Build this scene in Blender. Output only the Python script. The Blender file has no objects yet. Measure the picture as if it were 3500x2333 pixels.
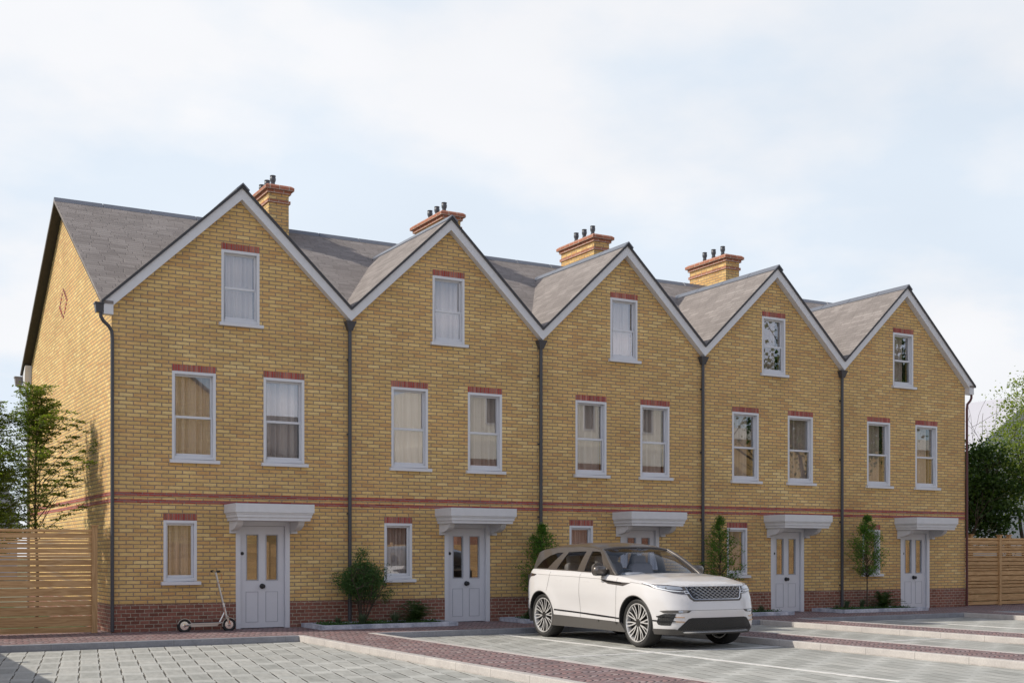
import bpy, bmesh, math, random
import numpy as np
from mathutils import Vector, Matrix
from mathutils.geometry import delaunay_2d_cdt

R = math.radians
random.seed(7)
RNG = np.random.default_rng(7)
SC = bpy.context.scene
COL = SC.collection

# ------------------------------------------------------------------ objects
def link(o, parent=None):
    COL.objects.link(o)
    if parent is not None:
        o.parent = parent
    return o

def thing(name, label, cat, loc=(0, 0, 0), rz=0.0, group=None):
    o = bpy.data.objects.new(name, None)
    COL.objects.link(o)
    o.empty_display_size = 0.2
    o.location = loc
    o.rotation_euler = (0, 0, rz)
    o['label'] = label
    o['category'] = cat
    if group:
        o['group'] = group
    return o

def tag(o, label, cat, group=None):
    o['label'] = label
    o['category'] = cat
    if group:
        o['group'] = group
    return o

class MB:
    """collects verts and faces, then links them as ONE mesh object"""
    def __init__(self):
        self.v = []
        self.f = []
    def add(self, vs, fs):
        n = len(self.v)
        self.v += [tuple(p) for p in vs]
        self.f += [tuple(i + n for i in f) for f in fs]
        return self
    def box(self, x0, x1, y0, y1, z0, z1):
        vs = [(x0, y0, z0), (x1, y0, z0), (x1, y1, z0), (x0, y1, z0),
              (x0, y0, z1), (x1, y0, z1), (x1, y1, z1), (x0, y1, z1)]
        return self.add(vs, [(0, 3, 2, 1), (4, 5, 6, 7), (0, 1, 5, 4), (1, 2, 6, 5), (2, 3, 7, 6), (3, 0, 4, 7)])
    def prism(self, poly, axis, a, b):
        """polygon of 2-D points extruded along axis from a to b"""
        def P(p, t):
            return {'x': (t, p[0], p[1]), 'y': (p[0], t, p[1]), 'z': (p[0], p[1], t)}[axis]
        n = len(poly)
        area = sum(poly[i][0] * poly[(i + 1) % n][1] - poly[(i + 1) % n][0] * poly[i][1] for i in range(n))
        pl = list(poly) if area > 0 else list(poly)[::-1]
        if axis == 'y':
            pl = pl[::-1]
        vs = [P(p, a) for p in pl] + [P(p, b) for p in pl]
        lo, hi = tuple(range(n))[::-1], tuple(range(n, 2 * n))
        fs = [lo, hi] + [(i, (i + 1) % n, n + (i + 1) % n, n + i) for i in range(n)]
        if a > b:
            fs = [f[::-1] for f in fs]
        return self.add(vs, fs)
    def slab(self, outer, holes, axis, a, b):
        """closed slab with holes between planes a<b along axis x or y"""
        def P(p, t):
            return (t, p[0], p[1]) if axis == 'x' else (p[0], t, p[1])
        pts, edges, k = [], [], 0
        for lp in [outer] + holes:
            n = len(lp)
            pts += [Vector(p) for p in lp]
            edges += [(k + i, k + (i + 1) % n) for i in range(n)]
            k += n
        r = delaunay_2d_cdt(pts, edges, [], 0, 1e-5)
        vv, ff = r[0], r[2]
        keep = []
        for f in ff:
            c = sum((vv[i] for i in f), Vector((0, 0))) / len(f)
            if inside(c, outer) and not any(inside(c, h) for h in holes):
                keep.append(tuple(f))
        n0 = len(vv)
        vs = [P(p, a) for p in vv] + [P(p, b) for p in vv]
        flip = axis == 'y'
        fs = []
        for f in keep:
            fs.append(f if flip else f[::-1])
            g = tuple(i + n0 for i in f)
            fs.append(g[::-1] if flip else g)
        self.add(vs, fs)
        for q, lp in enumerate([outer] + holes):
            n = len(lp)
            vs = [P(p, a) for p in lp] + [P(p, b) for p in lp]
            fs = [(i, (i + 1) % n, n + (i + 1) % n, n + i) for i in range(n)]
            self.add(vs, fs)
        return self
    def tube(self, path, r, n=10, cap=True):
        path = [Vector(p) for p in path]
        rs = r if isinstance(r, (list, tuple)) else [r] * len(path)
        base = len(self.v)
        up = Vector((0, 0, 1))
        prev = None
        for i, p in enumerate(path):
            d = (path[min(i + 1, len(path) - 1)] - path[max(i - 1, 0)])
            d.normalize()
            if prev is None:
                a = d.cross(up if abs(d.z) < .95 else Vector((1, 0, 0)))
            else:
                a = prev - d * prev.dot(d)
            a.normalize()
            prev = a.copy()
            b = d.cross(a)
            for k in range(n):
                t = 2 * math.pi * k / n
                self.v.append(tuple(p + (a * math.cos(t) + b * math.sin(t)) * rs[i]))
        for i in range(len(path) - 1):
            for k in range(n):
                k2 = (k + 1) % n
                self.f.append((base + i * n + k, base + i * n + k2, base + (i + 1) * n + k2, base + (i + 1) * n + k))
        if cap:
            self.f.append(tuple(base + k for k in range(n))[::-1])
            e = base + (len(path) - 1) * n
            self.f.append(tuple(e + k for k in range(n)))
        return self
    def lathe(self, prof, c=(0, 0, 0), axis='z', n=24, closed=False):
        """prof: list of (radius, along-axis)"""
        base = len(self.v)
        for (r, h) in prof:
            for k in range(n):
                t = 2 * math.pi * k / n
                a, b = r * math.cos(t), r * math.sin(t)
                p = {'z': (a, b, h), 'y': (a, h, b), 'x': (h, a, b)}[axis]
                self.v.append((p[0] + c[0], p[1] + c[1], p[2] + c[2]))
        m = len(prof)
        for i in range(m if closed else m - 1):
            j = (i + 1) % m
            for k in range(n):
                k2 = (k + 1) % n
                self.f.append((base + i * n + k, base + i * n + k2, base + j * n + k2, base + j * n + k))
        if not closed:
            if prof[0][0] > 1e-6:
                self.f.append(tuple(base + k for k in range(n))[::-1])
            if prof[-1][0] > 1e-6:
                self.f.append(tuple(base + (m - 1) * n + k for k in range(n)))
        return self
    def build(self, name, mat, parent=None, smooth=False, bevel=0.0, fix=True, angle=40):
        me = bpy.data.meshes.new(name)
        me.from_pydata(self.v, [], self.f)
        if fix:
            bm = bmesh.new()
            bm.from_mesh(me)
            bmesh.ops.remove_doubles(bm, verts=bm.verts, dist=1e-5)
            bmesh.ops.recalc_face_normals(bm, faces=bm.faces)
            bm.to_mesh(me)
            bm.free()
        me.materials.append(mat)
        o = bpy.data.objects.new(name, me)
        link(o, parent)
        if smooth:
            me.polygons.foreach_set('use_smooth', [True] * len(me.polygons))
            me.set_sharp_from_angle(angle=R(angle))
        if bevel:
            md = o.modifiers.new('bevel', 'BEVEL')
            md.width = bevel
            md.segments = 2
            md.limit_method = 'ANGLE'
            md.angle_limit = R(40)
        return o

def inside(p, poly):
    x, y = p[0], p[1]
    c = False
    n = len(poly)
    j = n - 1
    for i in range(n):
        xi, yi = poly[i][0], poly[i][1]
        xj, yj = poly[j][0], poly[j][1]
        if (yi > y) != (yj > y) and x < (xj - xi) * (y - yi) / (yj - yi) + xi:
            c = not c
        j = i
    return c

def rect(x0, x1, z0, z1):
    return [(x0, z0), (x1, z0), (x1, z1), (x0, z1)]

# ---------------------------------------------------------------- materials
class NT:
    """tiny helper around a material node tree"""
    def __init__(self, name):
        self.m = bpy.data.materials.new(name)
        self.m.use_nodes = True
        self.t = self.m.node_tree
        self.p = self.t.nodes['Principled BSDF']
        self.out = self.t.nodes['Material Output']
    def n(self, kind, **k):
        nd = self.t.nodes.new(kind)
        for a, b in k.items():
            setattr(nd, a, b)
        return nd
    def l(self, a, b):
        self.t.links.new(a, b)
    def put(self, sock, v):
        if hasattr(v, 'is_linked') or isinstance(v, bpy.types.NodeSocket):
            self.l(v, sock)
        else:
            sock.default_value = v
    def math(self, op, a, b=None, c=None, clamp=False):
        nd = self.n('ShaderNodeMath', operation=op, use_clamp=clamp)
        self.put(nd.inputs[0], a)
        if b is not None:
            self.put(nd.inputs[1], b)
        if c is not None:
            self.put(nd.inputs[2], c)
        return nd.outputs[0]
    def vec(self, x, y, z=0.0):
        nd = self.n('ShaderNodeCombineXYZ')
        self.put(nd.inputs[0], x); self.put(nd.inputs[1], y); self.put(nd.inputs[2], z)
        return nd.outputs[0]
    def pos(self):
        g = self.n('ShaderNodeNewGeometry')
        s = self.n('ShaderNodeSeparateXYZ')
        self.l(g.outputs['Position'], s.inputs[0])
        nn = self.n('ShaderNodeSeparateXYZ')
        self.l(g.outputs['True Normal'], nn.inputs[0])
        return g.outputs['Position'], s.outputs, nn.outputs
    def noise(self, v, scale, detail=3, rough=.55, out=0):
        nd = self.n('ShaderNodeTexNoise')
        if v is not None:
            self.l(v, nd.inputs['Vector'])
        nd.inputs['Scale'].default_value = scale
        nd.inputs['Detail'].default_value = detail
        nd.inputs['Roughness'].default_value = rough
        return nd.outputs[out]
    def white(self, v):
        nd = self.n('ShaderNodeTexWhiteNoise', noise_dimensions='3D')
        self.l(v, nd.inputs['Vector'])
        return nd.outputs['Value']
    def ramp(self, fac, stops, interp='LINEAR'):
        nd = self.n('ShaderNodeValToRGB')
        cr = nd.color_ramp
        cr.interpolation = interp
        while len(cr.elements) < len(stops):
            cr.elements.new(.5)
        for e, (p, c) in zip(cr.elements, stops):
            e.position = p
            e.color = (c[0], c[1], c[2], 1)
        self.put(nd.inputs[0], fac)
        return nd.outputs[0]
    def mix(self, fac, a, b, mode='MIX'):
        nd = self.n('ShaderNodeMix', data_type='RGBA', blend_type=mode)
        self.put(nd.inputs[0], fac)
        for s, v in ((nd.inputs[6], a), (nd.inputs[7], b)):
            if isinstance(v, tuple):
                s.default_value = (v[0], v[1], v[2], 1)
            else:
                self.l(v, s)
        return nd.outputs[2]
    def fmix(self, fac, a, b):
        nd = self.n('ShaderNodeMix', data_type='FLOAT')
        self.put(nd.inputs[0], fac); self.put(nd.inputs[2], a); self.put(nd.inputs[3], b)
        return nd.outputs[0]
    def maprange(self, v, a, b, c=0.0, d=1.0):
        nd = self.n('ShaderNodeMapRange')
        self.put(nd.inputs[0], v)
        for i, q in enumerate((a, b, c, d)):
            nd.inputs[i + 1].default_value = q
        return nd.outputs[0]
    def bump(self, h, dist=.01, strength=1.0):
        nd = self.n('ShaderNodeBump')
        nd.inputs['Distance'].default_value = dist
        nd.inputs['Strength'].default_value = strength
        self.put(nd.inputs['Height'], h)
        self.l(nd.outputs[0], self.p.inputs['Normal'])
    def base(self, c, rough=.7, metal=0.0, spec=None):
        if isinstance(c, tuple):
            self.p.inputs['Base Color'].default_value = (c[0], c[1], c[2], 1)
        else:
            self.l(c, self.p.inputs['Base Color'])
        self.put(self.p.inputs['Roughness'], rough)
        self.p.inputs['Metallic'].default_value = metal
        if spec is not None:
            self.p.inputs['Specular IOR Level'].default_value = spec
        return self.m

def wall_uv(t, s, nn):
    """u runs along the wall whichever way it faces, v is height"""
    side = t.math('GREATER_THAN', t.math('ABSOLUTE', nn[0]), .6)
    return t.fmix(side, s[0], s[1])

def brick(name, tones, mortar, L, H, mw=.011, soldier=False, bump=.006, sheen=.35, rag=.004):
    t = NT(name)
    P, s, nn = t.pos()
    u = wall_uv(t, s, nn)
    v = s[2]
    flat = t.math('GREATER_THAN', t.math('ABSOLUTE', nn[2]), .6)
    v = t.fmix(flat, v, s[1])
    if soldier:
        u, v = v, u
        L, H = 5.0, L
    wob = t.noise(P, 22, 2)
    wob = t.math('MULTIPLY', t.math('SUBTRACT', wob, .5), rag * 4)
    row = t.math('FLOOR', t.math('DIVIDE', v, H))
    odd = t.math('MULTIPLY', t.math('PINGPONG', row, 1.0), .5)
    uu = t.math('ADD', t.math('DIVIDE', u, L), odd)
    col = t.math('FLOOR', uu)
    fu = t.math('MULTIPLY', t.math('SUBTRACT', uu, col), L)
    fv = t.math('SUBTRACT', v, t.math('MULTIPLY', row, H))
    du = t.math('MINIMUM', fu, t.math('SUBTRACT', L, fu))
    dv = t.math('MINIMUM', fv, t.math('SUBTRACT', H, fv))
    d = t.math('ADD', t.math('MINIMUM', du, dv), wob)
    cell = t.vec(col, row, 3.7)
    rnd = t.white(cell)
    rnd2 = t.white(t.vec(row, col, 9.1))
    big = t.noise(P, .55, 2)
    rnd = t.math('ADD', t.math('MULTIPLY', rnd, .82), t.math('MULTIPLY', t.math('SUBTRACT', big, .42), .75), clamp=True)
    n = len(tones)
    bc = t.ramp(rnd, [(i / (n - 1), c) for i, c in enumerate(tones)])
    grain = t.noise(P, 60, 4, .7)
    streak = t.noise(t.vec(t.math('MULTIPLY', u, 9), t.math('MULTIPLY', v, 45), rnd2), 1.0, 3)
    g = t.math('ADD', t.math('MULTIPLY', grain, .35), t.math('MULTIPLY', streak, .45))
    g = t.maprange(g, .2, .62, .72, 1.2)
    gg = t.vec(g, g, g)
    bc = t.mix(1.0, bc, gg, 'MULTIPLY')
    mo = t.maprange(d, mw * .35, mw * .75)
    mc = t.mix(t.noise(P, 30, 3), tuple(c * .8 for c in mortar), tuple(c * 1.2 for c in mortar))
    c = t.mix(mo, mc, bc)
    weather = t.maprange(t.noise(P, .9, 5, .6), .3, .7, .86, 1.09)
    c = t.mix(1.0, c, t.vec(weather, weather, weather), 'MULTIPLY')
    h = t.math('ADD', t.maprange(d, 0.0, mw * 1.1), t.math('MULTIPLY', g, .35))
    h = t.math('ADD', h, t.math('MULTIPLY', rnd2, .25))
    t.bump(h, bump, .9)
    return t.base(c, .88, 0, sheen)

def flat(name, c, rough=.5, metal=0.0, spec=None, var=0.0, nscale=8.0, bump=0.0, bscale=80.0, coat=0.0):
    t = NT(name)
    P, s, nn = t.pos()
    col = c
    if var:
        k = t.maprange(t.noise(P, nscale, 5, .6), .25, .75, 1 - var, 1 + var)
        col = t.mix(1.0, c, t.vec(k, k, k), 'MULTIPLY')
    if bump:
        t.bump(t.noise(P, bscale, 4, .6), bump, .8)
    m = t.base(col, rough, metal, spec)
    if coat:
        t.p.inputs['Coat Weight'].default_value = coat
        t.p.inputs['Coat Roughness'].default_value = .03
    return m

def glass(name, refl, tint=(1, 1, 1), rough=0.0, alpha=1.0):
    t = NT(name)
    geo = t.n('ShaderNodeNewGeometry')
    dp = t.n('ShaderNodeVectorMath', operation='DOT_PRODUCT')
    t.l(geo.outputs['Incoming'], dp.inputs[0]); t.l(geo.outputs['Normal'], dp.inputs[1])
    inv = t.math('SUBTRACT', 1.0, t.math('ABSOLUTE', dp.outputs['Value']))
    k = t.math('ADD', t.math('MULTIPLY', t.math('POWER', inv, 5.0), 1 - refl), refl, clamp=True)
    g = t.n('ShaderNodeBsdfGlossy')
    g.inputs['Roughness'].default_value = rough
    g.inputs['Color'].default_value = (.95, .96, 1, 1)
    tr = t.n('ShaderNodeBsdfTransparent')
    tr.inputs[0].default_value = (tint[0], tint[1], tint[2], 1)
    mx = t.n('ShaderNodeMixShader')
    t.l(k, mx.inputs[0]); t.l(tr.outputs[0], mx.inputs[1]); t.l(g.outputs[0], mx.inputs[2])
    t.l(mx.outputs[0], t.out.inputs[0])
    return t.m

def leafmat(name, dark, light, trans=.45):
    t = NT(name)
    P, s, nn = t.pos()
    k = t.noise(P, 9, 3)
    r = t.n('ShaderNodeNewGeometry').outputs['Random Per Island']
    f = t.math('ADD', t.math('MULTIPLY', k, .5), t.math('MULTIPLY', r, .5))
    c = t.ramp(f, [(.25, dark), (.75, light)])
    t.base(c, .5, 0, .35)
    tl = t.n('ShaderNodeBsdfTranslucent')
    c2 = t.mix(1.0, c, (1.25, 1.35, .55), 'MULTIPLY')
    t.l(c2, tl.inputs[0])
    mx = t.n('ShaderNodeMixShader')
    mx.inputs[0].default_value = trans
    t.l(t.p.outputs[0], mx.inputs[1]); t.l(tl.outputs[0], mx.inputs[2])
    t.l(mx.outputs[0], t.out.inputs[0])
    return t.m

def shingles():
    t = NT('roof_shingle')
    P, s, nn = t.pos()
    side = t.math('GREATER_THAN', t.math('ABSOLUTE', nn[0]), .4)
    u = t.fmix(side, s[0], s[1])
    v = t.fmix(side, t.math('MULTIPLY', s[1], 1.168), t.math('MULTIPLY', s[0], 1.376))
    wob = t.math('MULTIPLY', t.math('SUBTRACT', t.noise(P, 9, 3), .5), .035)
    v2 = t.math('ADD', v, wob)
    row = t.math('FLOOR', t.math('DIVIDE', v2, .115))
    sh = t.white(t.vec(row, 4.0, 1.0))
    uu = t.math('ADD', t.math('DIVIDE', u, .33), sh)
    col = t.math('FLOOR', uu)
    rnd = t.white(t.vec(col, row, 2.0))
    fv = t.math('SUBTRACT', t.math('DIVIDE', v2, .115), row)
    fu = t.math('SUBTRACT', uu, col)
    d = t.math('MINIMUM', t.math('MULTIPLY', t.math('MINIMUM', fv, t.math('SUBTRACT', 1.0, fv)), .115),
               t.math('MULTIPLY', t.math('MINIMUM', fu, t.math('SUBTRACT', 1.0, fu)), .33))
    bc = t.ramp(rnd, [(0, (.235, .207, .195)), (.5, (.265, .235, .221)), (1, (.305, .272, .256))])
    sp = t.noise(P, 110, 3, .8)
    k = t.maprange(sp, .3, .7, .62, 1.35)
    c = t.mix(1.0, bc, t.vec(k, k, k), 'MULTIPLY')
    k2 = t.maprange(t.noise(P, 1.6, 4), .3, .7, .86, 1.12)
    c = t.mix(1.0, c, t.vec(k2, k2, k2), 'MULTIPLY')
    c = t.mix(t.maprange(d, .002, .010), (.19, .168, .155), c)
    t.bump(t.math('ADD', t.math('MULTIPLY', sp, .5), t.maprange(d, 0, .012)), .008, .8)
    return t.base(c, .9, 0, .25)

def paving():
    t = NT('grey_block_paving')
    P, s, nn = t.pos()
    x, y = s[0], s[1]
    b = t.math('ADD', t.math('MULTIPLY', x, .984), t.math('MULTIPLY', y, -.179))
    a = t.math('ADD', t.math('MULTIPLY', x, -.179), t.math('MULTIPLY', y, -.984))
    cw, pl = .246, .965
    col = t.math('FLOOR', t.math('DIVIDE', b, cw))
    fb = t.math('SUBTRACT', b, t.math('MULTIPLY', col, cw))
    a2 = t.math('DIVIDE', t.math('ADD', a, t.math('MULTIPLY', col, .259)), pl)
    row = t.math('FLOOR', a2)
    fa = t.math('SUBTRACT', a2, row)
    jt = t.math('LESS_THAN', fa, .66)
    db = t.math('MINIMUM', fb, t.math('SUBTRACT', cw, fb))
    wob = t.math('MULTIPLY', t.math('SUBTRACT', t.noise(P, 30, 2), .5), .006)
    joint = t.math('MULTIPLY', t.math('SUBTRACT', 1.0, t.maprange(t.math('ADD', db, wob), .008, .014)), jt)
    soft = t.math('MULTIPLY', t.math('SUBTRACT', 1.0, t.maprange(db, .01, .045)), jt)
    da = t.math('MINIMUM', t.math('ABSOLUTE', t.math('SUBTRACT', fa, .66)), t.math('MINIMUM', fa, t.math('SUBTRACT', 1.0, fa)))
    broken = t.maprange(t.noise(P, 5, 3), .32, .50)
    thin = t.math('MULTIPLY', t.math('SUBTRACT', 1.0, t.maprange(t.math('MULTIPLY', da, pl), .004, .013)), broken)
    rnd = t.white(t.vec(col, row, t.math('MULTIPLY', jt, 3.0)))
    bc = t.ramp(rnd, [(0, (.33, .33, .305)), (.5, (.385, .383, .355)), (1, (.445, .438, .405))])
    n1 = t.noise(t.vec(t.math('MULTIPLY', a, 2.2), t.math('MULTIPLY', b, 9), 0.0), 1.3, 5, .65)
    k = t.maprange(n1, .3, .7, .80, 1.14)
    k = t.math('MULTIPLY', k, t.maprange(t.noise(P, 120, 3, .7), .3, .7, .88, 1.12))
    c = t.mix(1.0, bc, t.vec(k, k, k), 'MULTIPLY')
    c = t.mix(t.math('MULTIPLY', soft, .4), c, (.60, .595, .56))
    c = t.mix(t.math('MULTIPLY', t.math('SUBTRACT', 1.0, jt), .35), c, (.56, .56, .53))
    c = t.mix(t.math('MULTIPLY', thin, .7), c, (.17, .165, .14))
    c = t.mix(joint, c, (.085, .078, .062))
    h = t.math('SUBTRACT', 1.0, t.math('ADD', joint, t.math('MULTIPLY', thin, .4)))
    h = t.math('ADD', h, t.math('MULTIPLY', n1, .3))
    st = t.maprange(t.noise(P, .45, 5, .6), .35, .7, 1.05, .86)
    c = t.mix(1.0, c, t.vec(st, st, st), 'MULTIPLY')
    t.bump(h, .006, .8)
    return t.base(c, .8, 0, .35)

def setts():
    t = NT('red_fan_setts')
    P, s, nn = t.pos()
    x, y = s[1], s[0]
    W, H = .40, .095
    col = t.math('FLOOR', t.math('DIVIDE', x, W))
    xl = t.math('SUBTRACT', t.math('DIVIDE', x, W), t.math('ADD', col, .5))
    arc = t.math('MULTIPLY', t.math('MULTIPLY', xl, xl), .75)
    odd = t.math('MULTIPLY', t.math('PINGPONG', col, 1.0), .045)
    v = t.math('ADD', t.math('ADD', y, arc), odd)
    v = t.math('ADD', v, t.math('MULTIPLY', t.math('SUBTRACT', t.noise(P, 7, 2), .5), .03))
    row = t.math('FLOOR', t.math('DIVIDE', v, H))
    fv = t.math('SUBTRACT', t.math('DIVIDE', v, H), row)
    sub = t.math('ADD', t.math('MULTIPLY', t.math('ADD', xl, .5), 4.0), t.math('MULTIPLY', t.white(t.vec(row, col, 0.0)), .9))
    sc = t.math('FLOOR', sub)
    fs = t.math('SUBTRACT', sub, sc)
    dv = t.math('MULTIPLY', t.math('MINIMUM', fv, t.math('SUBTRACT', 1.0, fv)), H)
    ds = t.math('MULTIPLY', t.math('MINIMUM', fs, t.math('SUBTRACT', 1.0, fs)), W / 4)
    rnd = t.white(t.vec(t.math('ADD', t.math('MULTIPLY', col, 5.0), sc), row, 4.4))
    bc = t.ramp(rnd, [(0, (.22, .155, .16)), (.3, (.29, .19, .185)), (.55, (.34, .20, .19)), (.8, (.31, .245, .25)), (1, (.40, .30, .28))])
    k = t.maprange(t.noise(P, 45, 4, .7), .3, .7, .78, 1.2)
    k = t.math('MULTIPLY', k, t.maprange(t.noise(P, 1.1, 4), .3, .7, .85, 1.12))
    c = t.mix(1.0, bc, t.vec(k, k, k), 'MULTIPLY')
    jn = t.math('MAXIMUM', t.math('SUBTRACT', 1.0, t.maprange(dv, .007, .018)),
                t.math('MULTIPLY', t.math('SUBTRACT', 1.0, t.maprange(ds, .003, .008)), .35))
    c = t.mix(jn, c, (.05, .04, .042))
    t.bump(t.math('SUBTRACT', t.math('MULTIPLY', k, .3), jn), .010, .8)
    return t.base(c, .75, 0, .4)

def kerbstone(name, c0, c1, scale=3.0, joint=.915, contrast=.12):
    t = NT(name)
    P, s, nn = t.pos()
    n1 = t.noise(P, scale, 6, .65)
    c = t.mix(t.maprange(n1, .35, .65), c0, c1)
    k = t.maprange(t.noise(P, 40, 5, .7), .3, .7, 1 - contrast, 1 + contrast)
    c = t.mix(1.0, c, t.vec(k, k, k), 'MULTIPLY')
    if joint:
        u = t.math('ADD', s[0], s[1])
        fu = t.math('FRACT', t.math('DIVIDE', u, joint))
        d = t.math('MULTIPLY', t.math('MINIMUM', fu, t.math('SUBTRACT', 1.0, fu)), joint)
        c = t.mix(t.maprange(d, .001, .005), (.16, .15, .14), c)
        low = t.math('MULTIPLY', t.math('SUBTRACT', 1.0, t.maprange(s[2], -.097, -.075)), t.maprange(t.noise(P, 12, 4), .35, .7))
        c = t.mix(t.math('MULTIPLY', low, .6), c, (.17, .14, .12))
    t.bump(n1, .004, .5)
    return t.base(c, .8, 0, .35)

def timber(name, dark, light, axis=0, across=2):
    t = NT(name)
    P, s, nn = t.pos()
    side = t.math('GREATER_THAN', t.math('ABSOLUTE', nn[0]), .6)
    along = t.fmix(side, s[0], s[1]) if axis == 0 else s[2]
    acr = s[2] if axis == 0 else t.math('ADD', s[0], s[1])
    oi = t.n('ShaderNodeObjectInfo')
    ri = t.n('ShaderNodeNewGeometry').outputs['Random Per Island']
    off = t.math('MULTIPLY', t.math('ADD', ri, oi.outputs['Random']), 17.0)
    v = t.vec(t.math('ADD', t.math('MULTIPLY', along, 1.1), off), t.math('MULTIPLY', acr, 8.0), off)
    warp = t.noise(v, 1.0, 3, .5)
    rings = t.math('SINE', t.math('ADD', t.math('MULTIPLY', acr, 95.0), t.math('MULTIPLY', warp, 34.0)))
    fine = t.noise(t.vec(t.math('MULTIPLY', along, 5.0), t.math('MULTIPLY', acr, 170.0), off), 1.0, 3)
    f = t.math('ADD', t.math('MULTIPLY', t.maprange(rings, -1, 1), .38), t.math('MULTIPLY', fine, .62), clamp=True)
    c = t.mix(t.maprange(f, .2, .85), dark, light)
    k = t.math('ADD', .86, t.math('MULTIPLY', ri, .28))
    c = t.mix(1.0, c, t.vec(k, k, k), 'MULTIPLY')
    t.bump(f, .002, .5)
    return t.base(c, .7, 0, .3)

M = {}
YEL = [(.61, .355, .135), (.67, .41, .158), (.72, .475, .188), (.65, .425, .16), (.76, .525, .212), (.82, .61, .275)]
M['brick'] = brick('yellow_stock_brick', YEL, (.285, .21, .145), .243, .069, mw=.0165, bump=.004)
M['brick_red'] = brick('red_course_brick', [(.30, .06, .05), (.42, .085, .07), (.38, .13, .10), (.46, .10, .09)], (.24, .20, .19), .208, .0615, mw=.009)
M['soldier'] = brick('red_soldier_brick', [(.30, .055, .045), (.43, .09, .07), (.34, .12, .08), (.52, .20, .14), (.40, .07, .06)], (.22, .19, .18), .045, .045, mw=.008, soldier=True)
M['plinth'] = brick('brown_plinth_brick', [(.17, .065, .045), (.24, .095, .065), (.29, .12, .085), (.21, .10, .08)], (.40, .34, .26), .158, .066, mw=.010)
M['chimney_red'] = brick('red_chimney_brick', [(.33, .12, .07), (.44, .17, .10), (.38, .15, .10)], (.55, .48, .40), .215, .066, mw=.010)
M['white'] = flat('white_render', (.66, .655, .67), .6, var=.03, bump=.002, bscale=120)
M['frame'] = flat('white_window_paint', (.66, .66, .685), .38, var=.02)
M['door'] = flat('pale_grey_door_paint', (.63, .635, .67), .4, var=.025)
M['stone'] = flat('pale_canopy_render', (.64, .635, .645), .75, var=.05, bump=.004, bscale=70)
M['shingle'] = shingles()
M['ridge'] = flat('slate_grey_ridge', (.15, .158, .185), .36, spec=.6, var=.08)
M['soffit'] = flat('dark_soffit_board', (.055, .045, .036), .8, var=.15)
M['verge'] = flat('dark_verge_edge', (.05, .05, .055), .7)
M['pipe'] = flat('dark_grey_pipe', (.055, .055, .062), .4, spec=.5)
M['pipe_red'] = flat('maroon_pipe', (.095, .022, .022), .45)
M['gutter'] = flat('grey_gutter', (.20, .18, .175), .5)
M['pot'] = flat('dark_clay_pot', (.07, .075, .088), .4, spec=.55)
M['black'] = flat('black_ironmongery', (.018, .018, .02), .4)
M['glass'] = glass('window_glass', .16, (.92, .93, .93))
M['door_glass'] = glass('door_glass', .24, (.92, .93, .93))
M['curtain'] = flat('sheer_curtain', (.68, .555, .475), .9)
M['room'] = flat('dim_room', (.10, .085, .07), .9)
M['paving'] = paving()
M['setts'] = setts()
M['kerb'] = kerbstone('pale_concrete_kerb', (.43, .40, .38), (.52, .485, .455))
M['kerb_shaded'] = kerbstone('shade_toned_concrete_kerb', (.225, .23, .25), (.29, .295, .315))  # pale kerb concrete with the shade on its front face put into the colour
M['planter'] = kerbstone('blue_grey_marbled_stone', (.30, .32, .38), (.60, .61, .66), 5.0, 0, .1)
M['paint'] = flat('white_road_paint', (.66, .645, .62), .7, var=.2, nscale=18)
M['timber'] = timber('larch_boards', (.43, .245, .105), (.65, .415, .205))
M['timber_post'] = timber('larch_posts', (.44, .255, .115), (.62, .40, .20), axis=2)
M['batten'] = flat('dark_fence_batten', (.03, .025, .022), .9)
M['soil'] = flat('dark_soil', (.035, .026, .018), .95, var=.3, bump=.02, bscale=40)
M['lawn'] = flat('lawn_grass', (.055, .105, .02), .9, var=.4, nscale=12, bump=.03, bscale=90)
M['land'] = flat('far_ground', (.16, .17, .10), .95, var=.3, nscale=.2)
M['bark'] = flat('dark_bark', (.065, .045, .032), .9, var=.3, nscale=20, bump=.01, bscale=60)
M['leaf_tree'] = leafmat('leaf_feathery', (.08, .125, .022), (.22, .27, .045), .5)
M['leaf_maple'] = leafmat('leaf_maple', (.024, .058, .014), (.08, .135, .024), .35)
M['leaf_birch'] = leafmat('leaf_birch', (.14, .20, .04), (.32, .37, .09), .5)
M['leaf_bush'] = leafmat('leaf_bush', (.035, .09, .025), (.085, .16, .04), .3)
M['leaf_slim'] = leafmat('leaf_slim', (.06, .145, .02), (.14, .26, .035), .4)
M['leaf_fern'] = leafmat('leaf_fern', (.028, .062, .018), (.07, .125, .032), .3)
M['leaf_blade'] = leafmat('leaf_blade', (.05, .085, .045), (.11, .15, .085), .25)
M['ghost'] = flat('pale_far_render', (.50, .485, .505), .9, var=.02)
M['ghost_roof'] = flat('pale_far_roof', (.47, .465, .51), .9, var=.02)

# ------------------------------------------------------------------- houses
PITCH, CX = 4.2, 2.247          # house spacing, gable centre in each house
SL = .945                        # gable slope
A0, A1 = 4.579, 3.026            # first floor windows: top, bottom of frame
WIN = {'A': (1.029, 1.810, 3.026, 4.579), 'B': (2.689, 3.470, 3.026, 4.579),
       'T': (1.908, 2.614, 5.518, 6.822), 'G': (.881, 1.469, .876, 1.946)}
DOOR = (2.172, 3.188, 0.0, 1.95)
XR_ALL, YB = 21.29, 9.45
MS = .603                        # main roof slope
def main_z(y):
    return 5.67 + MS * (y + .15) if y < 4.71 else 5.67 + MS * (9.57 - y)

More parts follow.
